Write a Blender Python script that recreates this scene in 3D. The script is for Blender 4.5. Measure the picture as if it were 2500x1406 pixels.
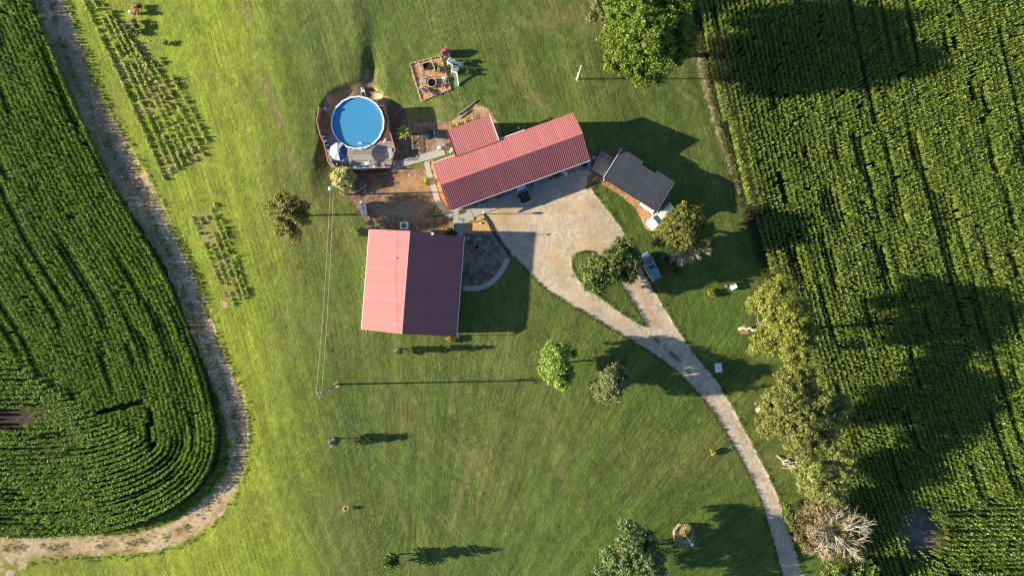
import bpy, math, random
import numpy as np
from mathutils import Vector, Matrix
random.seed(7)
for o in list(bpy.data.objects): bpy.data.objects.remove(o, do_unlink=True)
scene = bpy.context.scene
C = scene.collection
# ------------------------------------------------------------ camera, light, exposure
S, H = 0.065, 108.33          # metres per photograph pixel on the ground, height of the drone
cam = bpy.data.cameras.new('camera'); cam.lens = 24.0; cam.sensor_width = 36.0
cam.clip_start = 1.0; cam.clip_end = 3000.0
camo = bpy.data.objects.new('camera', cam); camo.location = (0, 0, H); C.objects.link(camo); scene.camera = camo
SUN_EL = math.radians(18.2); SUN_AZ = math.radians(268.9)
world = bpy.data.worlds.new("World"); scene.world = world; world.use_nodes = True
wn = world.node_tree
sky = wn.nodes.new('ShaderNodeTexSky'); sky.sky_type = 'NISHITA'; sky.sun_disc = False
sky.sun_elevation = SUN_EL; sky.sun_rotation = SUN_AZ; sky.air_density = 1.0; sky.dust_density = 0.4; sky.ozone_density = 3.0
wn.links.new(sky.outputs[0], wn.nodes['Background'].inputs[0]); wn.nodes['Background'].inputs[1].default_value = 0.065
sun = bpy.data.lights.new('sun', 'SUN'); sun.energy = 4.9; sun.angle = math.radians(0.6); sun.color = (1.0, 0.86, 0.62)
suno = bpy.data.objects.new('sun', sun); C.objects.link(suno)
sd = Vector((-math.sin(SUN_AZ) * math.cos(SUN_EL), -math.cos(SUN_AZ) * math.cos(SUN_EL), -math.sin(SUN_EL)))
suno.rotation_euler = sd.to_track_quat('-Z', 'Y').to_euler(); suno.location = (-60, 0, 60)
scene.view_settings.view_transform = 'Standard'; scene.view_settings.look = 'None'
scene.view_settings.gamma = 1.0; scene.view_settings.use_curve_mapping = False
scene.view_settings.exposure = 1.5
scene.render.engine = 'CYCLES'
try:
    scene.cycles.max_bounces = 6; scene.cycles.transparent_max_bounces = 12; scene.cycles.caustics_reflective = False; scene.cycles.pixel_filter_type = 'BLACKMAN_HARRIS'; scene.cycles.filter_width = 1.25
except Exception: pass

# ------------------------------------------------------------ noise, terrain
_tab = np.random.RandomState(3).rand(512, 512).astype(np.float32)
def vn(x, y, s, seed=0):
    u = np.asarray(x, float) / s + 37.7 * seed + 1000.3; v = np.asarray(y, float) / s + 91.3 * seed + 1000.7
    i = np.floor(u).astype(int); j = np.floor(v).astype(int); fu = u - i; fv = v - j
    fu = fu * fu * (3 - 2 * fu); fv = fv * fv * (3 - 2 * fv)
    i0 = i % 512; i1 = (i + 1) % 512; j0 = j % 512; j1 = (j + 1) % 512
    return (_tab[i0, j0] * (1 - fu) + _tab[i1, j0] * fu) * (1 - fv) + (_tab[i0, j1] * (1 - fu) + _tab[i1, j1] * fu) * fv
def fbm(x, y, s, seed=0, o=4):
    t = 0; a = 1; n = 0
    for k in range(o): t = t + a * vn(x, y, s / 2 ** k, seed + k * 5); n += a; a *= .55
    return t / n
def sm(t): t = np.clip(t, 0, 1); return t * t * (3 - 2 * t)
def seg_d(x, y, pts, close=False):
    """distance to a polyline and arc parameter"""
    n = len(pts); best = np.full(np.shape(x), 1e9)
    for k in range(n if close else n - 1):
        ax, ay = pts[k]; bx, by = pts[(k + 1) % n]; dx, dy = bx - ax, by - ay
        t = np.clip(((x - ax) * dx + (y - ay) * dy) / (dx * dx + dy * dy + 1e-9), 0, 1)
        best = np.minimum(best, np.hypot(x - ax - t * dx, y - ay - t * dy))
    return best
def poly_sd(x, y, pts):
    d = seg_d(x, y, pts, True); ins = np.zeros(np.shape(x), bool); n = len(pts)
    for k in range(n):
        ax, ay = pts[k]; bx, by = pts[(k + 1) % n]
        if ay == by: continue
        c = (ay > y) != (by > y); ins ^= c & (x < (bx - ax) * (y - ay) / (by - ay) + ax)
    return np.where(ins, -d, d)
def smooth_poly(pts, it=2, close=True):
    for _ in range(it):
        q = []
        n = len(pts)
        if not close: q.append(pts[0])
        for k in range(n if close else n - 1):
            a, b = pts[k], pts[(k + 1) % n]
            q.append((a[0] * .75 + b[0] * .25, a[1] * .75 + b[1] * .25)); q.append((a[0] * .25 + b[0] * .75, a[1] * .25 + b[1] * .75))
        if not close: q.append(pts[-1])
        pts = q
    return pts
def raw(p): return ((p[0] - 1250) * S, (703 - p[1]) * S)
POOL = raw((874, 300))
SWALE = [raw(p) for p in [(893, -120), (896, 0), (903, 80), (908, 150), (905, 200), (900, 240)]]
DRIVE_PX = [(1105, 520), (1140, 545), (1190, 528), (1203, 560), (1240, 612), (1280, 650), (1305, 682), (1340, 712), (1392, 742), (1450, 777),
            (1500, 807), (1560, 842), (1610, 872), (1660, 912), (1708, 960), (1752, 1020), (1792, 1090), (1832, 1160), (1862, 1230), (1885, 1310), (1912, 1406), (1960, 1560),
            (2010, 1560), (1962, 1406), (1928, 1300), (1900, 1210), (1852, 1112), (1792, 1000), (1752, 930), (1702, 872), (1662, 818), (1622, 752), (1592, 702),
            (1572, 668), (1552, 630), (1540, 600), (1520, 562), (1500, 532), (1468, 492), (1440, 462), (1448, 440), (1442, 405), (1300, 455)]
ISLE_PX = [(1394, 640), (1400, 620), (1428, 610), (1460, 622), (1490, 650), (1515, 690), (1535, 722), (1560, 762), (1590, 806), (1545, 782), (1500, 752), (1460, 722), (1420, 692), (1397, 660)]
def height(x, y):
    X = x / S + 1250
    h = -1.2 * (1 - sm((X - 130) / 590))
    h = h - 0.036 * np.clip(x - 12, 0, 34) - 0.0 * x
    h = h - 0.55 * sm((x - 12) / 34)
    yy = np.clip((y - 30) / 20, 0, 1)
    h = h - (0.75 - 0.50 * sm((y - 33) / 9)) * np.exp(-(seg_d(x, y, SWALE) / 1.5) ** 2) * 1.0
    h = h + 0.40 * sm((x + 34) / 11) * (1 - sm((x + 23.5) / 3.0)) * sm((y - 28) / 8)
    r = np.hypot(x - POOL[0], y - POOL[1]); th = np.arctan2(y - POOL[1], x - POOL[0])
    w = 1.6 + 9.0 * sm((np.cos(th + 0.9) + 0.35) / 1.0)
    h = h - 1.1 * (1 - sm((r - 5.2) / w))
    h = h + 0.22 * (fbm(x, y, 22, 1, 2) - .5) + 0.10 * (fbm(x, y, 5, 2, 2) - .5)
    return h
# grid: fine over the picture, coarse beyond
GS = 0.18
def axis(lo, hi):
    a = list(np.arange(lo, hi + 1e-6, GS)); st = GS; p = a[-1]; q = a[0]
    while st < 90: st *= 1.35; p += st; a.append(p); q -= st; a.insert(0, q)
    return np.array(a)
AX, AY = axis(-88, 88), axis(-51, 51)
GXX, GYY = np.meshgrid(AX, AY, indexing='ij')
Z = height(GXX, GYY)
fade = 1 - sm((np.maximum(np.abs(GXX) - 100, np.abs(GYY) - 70)) / 60); Z = Z * (0.25 + 0.75 * fade)
def gw(p):   # ground point under a photograph pixel, using the smooth height only
    z = 0
    for _ in range(4):
        k = S * (H - z) / H; x, y = (p[0] - 1250) * k, (703 - p[1]) * k; z = float(height(np.array(x), np.array(y)))
    return (x, y)
DRIVE = smooth_poly([gw(p) for p in DRIVE_PX], 2); ISLE = smooth_poly([gw(p) for p in ISLE_PX], 2)
dsd = poly_sd(GXX, GYY, DRIVE); dsd = np.maximum(dsd, -poly_sd(GXX, GYY, ISLE))
Z = Z - 0.09 * sm(-dsd / 0.35 + .4)
TRACK_PX = [(40, -160), (75, 0), (130, 140), (182, 260), (225, 350), (280, 465), (345, 560), (400, 640), (440, 740), (480, 850), (515, 930), (542, 1010), (560, 1080), (556, 1140),
            (525, 1190), (470, 1240), (400, 1282), (300, 1305), (150, 1308), (-200, 1308), (-200, 1520), (45, 1500), (52, 1400), (75, 1366), (150, 1360), (300, 1354), (400, 1344), (500, 1302), (562, 1232), (600, 1150),
            (612, 1060), (600, 965), (568, 900), (532, 830), (500, 720), (446, 605), (402, 500), (345, 405), (300, 320), (250, 240), (205, 130), (160, 0), (110, -160)]
TRACK = smooth_poly([gw(p) for p in TRACK_PX], 2)
tsd = poly_sd(GXX, GYY, TRACK)
Z = Z - 0.07 * sm(-tsd / 0.6 + .3)
grassy = sm(np.minimum(dsd, tsd) / .4)
Z = Z + grassy * (0.040 * (vn(GXX, GYY, 0.75, 9) - .5) + 0.028 * (vn(GXX, GYY, 0.33, 11) - .5) + 0.020 * (np.random.RandomState(5).rand(*GXX.shape) - .5)) * (np.abs(GXX) < 90)
def gz(x, y):
    i = np.clip(np.searchsorted(AX, x) - 1, 0, len(AX) - 2); j = np.clip(np.searchsorted(AY, y) - 1, 0, len(AY) - 2)
    fx = (x - AX[i]) / (AX[i + 1] - AX[i]); fy = (y - AY[j]) / (AY[j + 1] - AY[j])
    return (Z[i, j] * (1 - fx) + Z[i + 1, j] * fx) * (1 - fy) + (Z[i, j + 1] * (1 - fx) + Z[i + 1, j + 1] * fx) * fy
def W(px, py, z=0.0):            # world point seen at this photograph pixel at absolute height z
    k = S * (H - z) / H
    return Vector(((px - 1250) * k, (703 - py) * k, z))
def G(px, py, up=0.0):           # ground point seen at this pixel (the thing's foot)
    z = 0.0
    for _ in range(5):
        p = W(px, py, z); z = float(gz(p.x, p.y))
    return Vector((p.x, p.y, z + up))
def rel(px, py, h):              # point seen at this pixel, h above the ground there
    z = h
    for _ in range(5):
        p = W(px, py, z); z = float(gz(p.x, p.y)) + h
    return Vector((p.x, p.y, z))

# ------------------------------------------------------------ materials
MATS = {}
def lin(r, g, b): return tuple(((c / 255) / 12.92 if c / 255 <= .04045 else ((c / 255 + .055) / 1.055) ** 2.4) for c in (r, g, b))
def mat(name, col, rough=.6, metal=0.0, var=0.0, scale=4.0, bump=0.0, bscale=20.0, spec=.5, vcol=False, transl=0.0, coat=0.0, col2=None, orand=0.0):
    if name in MATS: return MATS[name]
    m = bpy.data.materials.new(name); m.use_nodes = True; nt = m.node_tree; b = nt.nodes['Principled BSDF']
    b.inputs['Roughness'].default_value = rough; b.inputs['Metallic'].default_value = metal; b.inputs['Specular IOR Level'].default_value = spec
    if coat: b.inputs['Coat Weight'].default_value = coat; b.inputs['Coat Roughness'].default_value = .08
    tc = nt.nodes.new('ShaderNodeTexCoord')
    if vcol:
        a = nt.nodes.new('ShaderNodeVertexColor'); a.layer_name = 'Col'; src = a.outputs[0]
        if col != (1, 1, 1):
            mm = nt.nodes.new('ShaderNodeMix'); mm.data_type = 'RGBA'; mm.blend_type = 'MULTIPLY'; mm.inputs[0].default_value = 1
            nt.links.new(src, mm.inputs[6]); mm.inputs[7].default_value = (*col, 1); src = mm.outputs[2]
    else:
        rgb = nt.nodes.new('ShaderNodeRGB'); rgb.outputs[0].default_value = (*col, 1); src = rgb.outputs[0]
    if var or col2:
        nz = nt.nodes.new('ShaderNodeTexNoise'); nz.inputs['Scale'].default_value = scale; nz.inputs['Detail'].default_value = 6; nz.inputs['Roughness'].default_value = .65
        nt.links.new(tc.outputs['Object'], nz.inputs['Vector'])
        if col2:
            rp = nt.nodes.new('ShaderNodeMapRange'); rp.inputs[1].default_value = .42; rp.inputs[2].default_value = .62
            nt.links.new(nz.outputs[0], rp.inputs[0]); mx = nt.nodes.new('ShaderNodeMix'); mx.data_type = 'RGBA'
            nt.links.new(rp.outputs[0], mx.inputs[0]); nt.links.new(src, mx.inputs[6]); mx.inputs[7].default_value = (*col2, 1); src = mx.outputs[2]
        if var:
            rp = nt.nodes.new('ShaderNodeMapRange'); rp.inputs[1].default_value = .25; rp.inputs[2].default_value = .75
            rp.inputs[3].default_value = 1 - var; rp.inputs[4].default_value = 1 + var
            nt.links.new(nz.outputs[0], rp.inputs[0]); mx = nt.nodes.new('ShaderNodeVectorMath'); mx.operation = 'SCALE'
            nt.links.new(src, mx.inputs[0]); nt.links.new(rp.outputs[0], mx.inputs['Scale']); src = mx.outputs[0]
    if orand:
        oi = nt.nodes.new('ShaderNodeObjectInfo'); rp = nt.nodes.new('ShaderNodeMapRange'); rp.inputs[3].default_value = 1 - orand; rp.inputs[4].default_value = 1 + orand
        nt.links.new(oi.outputs['Random'], rp.inputs[0]); mx = nt.nodes.new('ShaderNodeVectorMath'); mx.operation = 'SCALE'; nt.links.new(src, mx.inputs[0]); nt.links.new(rp.outputs[0], mx.inputs['Scale']); src = mx.outputs[0]
    nt.links.new(src, b.inputs['Base Color'])
    if bump:
        n2 = nt.nodes.new('ShaderNodeTexNoise'); n2.inputs['Scale'].default_value = bscale; n2.inputs['Detail'].default_value = 5
        nt.links.new(tc.outputs['Object'], n2.inputs['Vector'])
        bp = nt.nodes.new('ShaderNodeBump'); bp.inputs['Strength'].default_value = 1.0; bp.inputs['Distance'].default_value = bump
        nt.links.new(n2.outputs[0], bp.inputs['Height']); nt.links.new(bp.outputs[0], b.inputs['Normal'])
    if transl:
        t = nt.nodes.new('ShaderNodeBsdfTranslucent'); nt.links.new(src, t.inputs[0]); mx = nt.nodes.new('ShaderNodeMixShader'); mx.inputs[0].default_value = transl
        nt.links.new(b.outputs[0], mx.inputs[1]); nt.links.new(t.outputs[0], mx.inputs[2]); nt.links.new(mx.outputs[0], nt.nodes['Material Output'].inputs[0])
    MATS[name] = m; return m

# ------------------------------------------------------------ mesh helpers
def np_mesh(name, verts, quads, cols=None, smooth=False, tris=None):
    me = bpy.data.meshes.new(name); verts = np.asarray(verts, np.float32); nv = len(verts)
    quads = np.asarray(quads, np.int32).reshape(-1, 4) if quads is not None and len(quads) else np.zeros((0, 4), np.int32)
    tris = np.asarray(tris, np.int32).reshape(-1, 3) if tris is not None and len(tris) else np.zeros((0, 3), np.int32)
    me.vertices.add(nv); me.vertices.foreach_set('co', verts.ravel())
    nq, ntr = len(quads), len(tris)
    me.loops.add(nq * 4 + ntr * 3); me.loops.foreach_set('vertex_index', np.concatenate([quads.ravel(), tris.ravel()]))
    me.polygons.add(nq + ntr)
    me.polygons.foreach_set('loop_start', np.concatenate([np.arange(nq) * 4, nq * 4 + np.arange(ntr) * 3]).astype(np.int32))
    if smooth: me.polygons.foreach_set('use_smooth', np.ones(nq + ntr, bool))
    me.update(calc_edges=True)
    if cols is not None:
        at = me.color_attributes.new('Col', 'FLOAT_COLOR', 'POINT')
        c = np.ones((nv, 4), np.float32); c[:, :3] = cols; at.data.foreach_set('color', c.ravel())
    return me
def link(name, me, m=None, parent=None, loc=None):
    o = bpy.data.objects.new(name, me); C.objects.link(o)
    if m is not None and me is not None and not me.materials: me.materials.append(m)
    if parent is not None: o.parent = parent
    if loc is not None: o.location = loc
    return o
def tag(o, label=None, cat=None, group=None, kind=None):
    if label: o['label'] = label
    if cat: o['category'] = cat
    if group: o['group'] = group
    if kind: o['kind'] = kind
    return o
def thing(name, loc, rz=0.0, label=None, cat=None, group=None):
    o = bpy.data.objects.new(name, None); C.objects.link(o); o.location = loc; o.rotation_euler = (0, 0, rz); o.empty_display_size = .3
    return tag(o, label, cat, group)
def copy_tree(o, parent=None):
    c = o.copy(); C.objects.link(c); c.parent = parent
    for ch in [q for q in bpy.data.objects if q.parent == o]: copy_tree(ch, c)
    return c
class MB:
    def __init__(s): s.v = []; s.f = []
    def add(s, vs, fs):
        n = len(s.v); s.v += [tuple(v) for v in vs]; s.f += [tuple(i + n for i in f) for f in fs]; return s
    def box(s, c, d, rz=0.0, M=None, bev=0.0):
        x, y, z = d[0] / 2, d[1] / 2, d[2] / 2
        vs = [Vector((sx * x, sy * y, sz * z)) for sz in (-1, 1) for sx, sy in ((-1, -1), (1, -1), (1, 1), (-1, 1))]
        if bev:
            b = min(bev, x * .9, y * .9, z * .9); vs = []
            for zz, k in ((-z, b), (-z + b, 0), (z - b, 0), (z, b)):
                for sx, sy in ((-1, -1), (1, -1), (1, 1), (-1, 1)):
                    vs.append(Vector((sx * (x - k), sy * (y - k), zz)))
            fs = [(3, 2, 1, 0), (12, 13, 14, 15)] + [(l * 4 + i, l * 4 + (i + 1) % 4, l * 4 + 4 + (i + 1) % 4, l * 4 + 4 + i) for l in range(3) for i in range(4)]
        else: fs = [(3, 2, 1, 0), (4, 5, 6, 7), (0, 1, 5, 4), (1, 2, 6, 5), (2, 3, 7, 6), (3, 0, 4, 7)]
        R = M if M is not None else Matrix.Rotation(rz, 3, 'Z')
        return s.add([R @ v + Vector(c) for v in vs], fs)
    def tube(s, pts, rad, n=6, cap=True):
        pts = [Vector(p) for p in pts]; rad = rad if isinstance(rad, (list, tuple)) else [rad] * len(pts); vs = []; k = len(pts)
        up = Vector((0, 0, 1))
        for i, p in enumerate(pts):
            t = (pts[min(i + 1, k - 1)] - pts[max(i - 1, 0)]).normalized()
            a = t.cross(up if abs(t.z) < .95 else Vector((1, 0, 0))).normalized(); b = t.cross(a)
            for j in range(n):
                th = 2 * math.pi * j / n; vs.append(p + (a * math.cos(th) + b * math.sin(th)) * rad[i])
        fs = [(i * n + j, i * n + (j + 1) % n, (i + 1) * n + (j + 1) % n, (i + 1) * n + j) for i in range(k - 1) for j in range(n)]
        if cap: fs += [tuple(range(n))[::-1], tuple((k - 1) * n + j for j in range(n))]
        return s.add(vs, fs)
    def lathe(s, prof, n=16, c=(0, 0, 0)):
        vs = []; c = Vector(c)
        for r, z in prof:
            for j in range(n): th = 2 * math.pi * j / n; vs.append(c + Vector((r * math.cos(th), r * math.sin(th), z)))
        k = len(prof); fs = [(i * n + j, i * n + (j + 1) % n, (i + 1) * n + (j + 1) % n, (i + 1) * n + j) for i in range(k - 1) for j in range(n)]
        fs += [tuple(range(n))[::-1], tuple((k - 1) * n + j for j in range(n))]
        return s.add(vs, fs)
    def prism(s, poly, z0, z1):
        n = len(poly); ar = sum(poly[i][0] * poly[(i + 1) % n][1] - poly[(i + 1) % n][0] * poly[i][1] for i in range(n))
        if ar < 0: poly = poly[::-1]
        vs = [(p[0], p[1], z0) for p in poly] + [(p[0], p[1], z1) for p in poly]
        return s.add(vs, [tuple(range(n))[::-1], tuple(range(n, 2 * n))] + [(i, (i + 1) % n, n + (i + 1) % n, n + i) for i in range(n)])
    def loft(s, rings, cap=True):
        n = len(rings[0]); vs = [v for r in rings for v in r]; k = len(rings)
        fs = [(i * n + j, i * n + (j + 1) % n, (i + 1) * n + (j + 1) % n, (i + 1) * n + j) for i in range(k - 1) for j in range(n)]
        if cap: fs += [tuple(range(n))[::-1], tuple((k - 1) * n + j for j in range(n))]
        return s.add(vs, fs)
    def mesh(s, name, smooth=False):
        me = bpy.data.meshes.new(name); me.from_pydata(s.v, [], s.f)
        if smooth: me.polygons.foreach_set('use_smooth', [True] * len(me.polygons))
        me.update(); return me
    def obj(s, name, m, parent=None, loc=None, smooth=False, label=None):
        o = link(name, s.mesh(name, smooth), m, parent, loc)
        if label: o['label'] = label
        return o
# ------------------------------------------------------------ ground colours
def mixc(a, b, t): t = np.asarray(t)[..., None]; return a * (1 - t) + b * t
def pxy(x, y): return x / S + 1250, 703 - y / S
def grass_col(x, y):
    X, Y = pxy(x, y)
    base = np.zeros(x.shape + (3,)); base[:] = (0.092, 0.126, 0.027)
    # yellower meadow towards the left track
    m = (1 - sm((X - 560 - 0.09 * (Y - 300)) / 230)) ; m = m * (0.86 + .2 * fbm(x, y, 6, 21, 3)); base = mixc(base, np.array((0.195, 0.250, 0.024)), np.clip(m, 0, 1))
    # lushness variation
    mm = 1 - .7 * np.clip(m, 0, 1); n1 = fbm(x, y, 9, 31, 4); base = mixc(base, np.array((0.118, 0.136, 0.038)), sm((n1 - .48) / .22) * .75 * mm)
    n2 = fbm(x, y, 3.2, 41, 4); base = mixc(base, np.array((0.068, 0.108, 0.020)), sm((n2 - .5) / .2) * .45 * mm)
    lush = np.exp(-((X - 1700) / 160) ** 2 - ((Y - 780) / 200) ** 2) + np.exp(-((X - 1560) / 120) ** 2 - ((Y - 480) / 120) ** 2) + sm((Y - 1150) / 200) * sm((X - 1300) / 200)
    base = mixc(base, np.array((0.062, 0.125, 0.014)), np.clip(lush, 0, 1) * .5)
    # mowing passes: bands of slightly different nap and thin tyre lines
    u_a = (X * math.cos(math.radians(16)) - Y * math.sin(math.radians(16)) * 1.0)       # lines leaning like the left track
    ang = np.arctan2(X - 1010, 1830 - Y) * 900
    ringc = [(1045, 905, 75), (1222, 1132, 48), (975, 1105, 60), (1660, 1085, 48), (1665, 1195, 60), (935, 1265, 70), (1405, 860, 62), (1150, 1000, 90), (800, 880, 45), (1620, 1010, 70), (1290, 845, 50), (760, 1150, 55)]
    wy = sm((Y - 700) / 140) * sm((X - 640) / 120)
    wob = 5 * (fbm(x, y, 12, 51, 2) - .5)
    for u, wgt in ((u_a + wob * 3, 1 - wy), (ang + wob * 2, wy)):
        band = vn(u, u * 0 + 3.3, 17.0, 61)
        br = vn(x, y, 7, 67)
        base = base * (1 + (wgt * (band - .5) * .34 * (0.4 + br))[..., None])
        ln = np.abs(((u / 11.5) % 1) - .5) ; line = sm((.5 - ln - .34) / .12) * sm((vn(np.floor(u / 11.5) * 3.1, Y * .01 + x * 0, 1.0, 71) - .42) / .2) * sm((br - .35) / .3)
        base = mixc(base, np.array((0.150, 0.170, 0.045)), wgt * line * .85)
        ln2 = sm((np.abs(((u / 11.5 + .35) % 1) - .5) - .37) / .1); base = base * (1 - (wgt * ln2 * .40 * sm((vn(x, y, 5, 73) - .45) / .2))[..., None])
    for k, (cx, cy, R) in enumerate(ringc):
        d = np.hypot((X - cx) * (1 + .12 * math.sin(k)), Y - cy) + 3 * (vn(x, y, 4, 80 + k) - .5); inside = (d < R) & (d > R * .3)
        fr = (d / 11.0) % 1; dark = sm((.16 - np.abs(fr - .5)) / .1) * inside; lt = sm((.12 - np.abs(fr - .75)) / .1) * inside
        th = sm((vn(np.arctan2(Y - cy, X - cx) * 3, d * 0 + k, 1.0, 90) - .3) / .3)
        base = base * (1 - (dark * th * .30)[..., None]); base = mixc(base, np.array((0.12, 0.15, 0.045)), lt * th * .45)
    # tan dry streaks
    for (x0, y0, x1, y1, w, a) in [(590, 0, 720, 420, 13, .45), (560, 200, 640, 430, 9, .35), (1160, 1090, 1100, 1290, 9, .5), (1200, 1090, 1160, 1260, 6, .45), (1110, 930, 1100, 1010, 12, .4), (955, 1180, 985, 1290, 6, .4),
                                   (1000, 940, 1010, 980, 6, .4), (1340, 1000, 1380, 1180, 16, .3), (1500, 1080, 1420, 1240, 12, .35), (1560, 1100, 1530, 1180, 10, .4), (1420, 60, 1300, 40, 40, .28), (1040, 40, 1250, 70, 40, .22),
                                   (330, 10, 430, 300, 6, .2), (1250, 180, 1330, 260, 18, .3), (1640, 1130, 1690, 1190, 12, .25), (980, 1030, 1180, 1120, 25, .2), (905, 230, 918, 170, 7, .8), (1060, 250, 1130, 255, 5, .4), (1195, 210, 1290, 240, 5, .3),
                                   (1660, 215, 1700, 250, 10, .5), (1705, 150, 1790, 420, 7, .35), (610, 130, 680, 300, 14, .3), (640, 470, 740, 700, 16, .25), (1230, 1030, 1200, 1100, 8, .35)]:
        d = seg_d(X, Y, [(x0, y0), (x1, y1)]); mk = np.clip(1.2 - d / w, 0, 1) * sm((fbm(x, y, 2.0, 101, 4) - .33) / .25)
        base = mixc(base, np.array((0.215, 0.175, 0.085)), np.clip(mk * a, 0, 1))
    for u, v, wgt in ((u_a, X * .27 + Y * .96, 1 - wy), (ang, np.hypot(X - 1010, Y - 1830), wy)):
        sk = vn(u, v / 9, 3.2, 161) * .55 + vn(u, v / 7, 7.5, 163) * .45; base = base * (1 + (wgt * (sk - .5) * .46)[..., None])
    cl = fbm(x, y, 1.1, 111, 3); base = base * (0.80 + .42 * cl)[..., None]
    g = vn(x, y, .42, 121) * .6 + vn(x * 1.9, y * 1.9, .41, 131) * .4; base = base * (0.74 + .52 * g)[..., None] * (0.87 + .26 * np.random.RandomState(9).rand(*x.shape))[..., None]
    # garden soil, grassy, under the crop rows
    return np.clip(base, .004, .5)
SOIL = np.array((0.16, 0.105, 0.066))
def soil_col(x, y, a, b, s=1.5, seed=200):
    n = fbm(x, y, s, seed, 4); c = mixc(np.array(a), np.array(b), sm((n - .35) / .3)); g = vn(x, y, .25, seed + 7)
    return c * (0.72 + .56 * g)[..., None]
GARDEN_A = [gw(p) for p in [(180, -60), (395, 445), (470, 410), (510, 390), (430, 230), (360, 100), (330, -60)]]
GARDEN_B = [gw(p) for p in [(455, 520), (545, 748), (612, 725), (520, 500)]]
RF_PX = [(1660, -200), (1700, 40), (1722, 150), (1748, 260), (1790, 400), (1830, 540), (1862, 640), (1905, 740), (1960, 880), (2010, 1010), (2030, 1110), (2042, 1230), (2060, 1330), (2085, 1560), (2800, 1560), (2800, -200)]
RFIELD = [gw(p) for p in RF_PX]
LF_PX = [(-30, -200), (62, -60), (85, 0), (138, 120), (190, 250), (235, 345), (290, 465), (355, 570), (408, 660), (448, 750), (485, 850), (512, 930), (530, 1010), (540, 1060), (532, 1120), (505, 1175), (455, 1220), (390, 1255), (300, 1285), (200, 1300), (90, 1308), (-260, 1306)]
LEDGE = smooth_poly([gw(p) for p in LF_PX], 2, False)
LFIELD = LEDGE + [(-120, LEDGE[-1][1]), (-120, LEDGE[0][1])]
def ground_col(x, y):
    c = grass_col(x, y)
    d = np.minimum(poly_sd(x, y, GARDEN_A), poly_sd(x, y, GARDEN_B)) ; n = fbm(x, y, 2.5, 140, 3)
    c = mixc(c, soil_col(x, y, (.21, .21, .06), (.27, .21, .10)), sm(-d / 1.2) * sm((n - .40) / .22) * .75)
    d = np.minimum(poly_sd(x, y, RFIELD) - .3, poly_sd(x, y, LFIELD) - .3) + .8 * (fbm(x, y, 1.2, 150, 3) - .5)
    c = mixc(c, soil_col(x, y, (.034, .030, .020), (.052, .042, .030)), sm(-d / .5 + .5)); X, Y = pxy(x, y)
    return mixc(c, soil_col(x, y, (.14, .12, .105), (.19, .165, .15)), sm(1.6 - 1.1 * np.hypot((X - 2252) / 56, (Y - 1308) / 72)))
nx, ny = GXX.shape
cols = ground_col(GXX.ravel(), GYY.ravel())
idx = np.arange(nx * ny).reshape(nx, ny)
quads = np.stack([idx[:-1, :-1], idx[1:, :-1], idx[1:, 1:], idx[:-1, 1:]], -1).reshape(-1, 4)
M_GRASS = mat('lawn grass', (1, 1, 1), .85, vcol=True, var=.22, scale=9.0, bump=.10, bscale=5.0, spec=.2)
M_DIRT = mat('bare dirt', (1, 1, 1), .95, vcol=True, var=.25, scale=11.0, bump=.05, bscale=9.0, spec=.15)
M_GRAVEL = mat('gravel', (1, 1, 1), .9, vcol=True, var=.30, scale=14.0, bump=.04, bscale=16.0, spec=.2)
M_MULCH = mat('bark mulch', (1, 1, 1), .95, vcol=True, var=.45, scale=8.0, bump=.11, bscale=7.0, spec=.15)
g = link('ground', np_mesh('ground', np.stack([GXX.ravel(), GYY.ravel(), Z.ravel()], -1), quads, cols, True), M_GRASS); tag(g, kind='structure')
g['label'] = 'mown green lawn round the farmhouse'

def sheet(name, polys, colf, rank, holes=(), amp=.5, nsc=.9, m=None, world=False, label=None, rough=0.0):
    P = [smooth_poly(p if world else [gw(q) for q in p], 2) for p in polys]; Hh = [smooth_poly(p if world else [gw(q) for q in p], 2) for p in holes]
    a = np.array([q for p in P for q in p]); lo = a.min(0) - .6; hi = a.max(0) + .6
    i0, i1 = np.searchsorted(AX, [lo[0], hi[0]]); j0, j1 = np.searchsorted(AY, [lo[1], hi[1]])
    x = GXX[i0:i1, j0:j1]; y = GYY[i0:i1, j0:j1]; d = np.full(x.shape, 1e9)
    for p in P: d = np.minimum(d, poly_sd(x, y, p))
    for p in Hh: d = np.maximum(d, -poly_sd(x, y, p))
    dn = d + amp * (fbm(x, y, nsc, 300 + rank, 3) - .5) * 2
    keep = (dn[:-1, :-1] + dn[1:, :-1] + dn[1:, 1:] + dn[:-1, 1:]) < 0
    id0 = np.arange(x.size).reshape(x.shape); q = np.stack([id0[:-1, :-1], id0[1:, :-1], id0[1:, 1:], id0[:-1, 1:]], -1)[keep]
    used, inv = np.unique(q, return_inverse=True)
    xf, yf, df = x.ravel()[used], y.ravel()[used], dn.ravel()[used]
    zf = Z[i0:i1, j0:j1].ravel()[used] + .004 * rank + rough * vn(xf, yf, .3, 17) ** 2
    o = link(name, np_mesh(name, np.stack([xf, yf, zf], -1), inv.reshape(-1, 4), np.clip(colf(xf, yf, df), .003, .9), True), m or M_DIRT)
    tag(o, label, kind='structure'); return o
def weed(c, x, y, d, a=1.0, w=.45):   # grass creeping in from the border
    t = sm(1 + d / w) * a; n = fbm(x, y, .7, 400, 3); return mixc(c, grass_col(x, y), np.clip(t * sm((n - .38) / .2), 0, 1))
TLINE = smooth_poly([gw(p) for p in [(112, -80), (150, 120), (225, 270), (290, 400), (372, 530), (430, 660), (478, 790), (530, 890), (572, 1000), (585, 1080), (572, 1160), (520, 1240), (440, 1300), (330, 1330), (150, 1332), (-50, 1340)]], 2, False)
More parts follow.
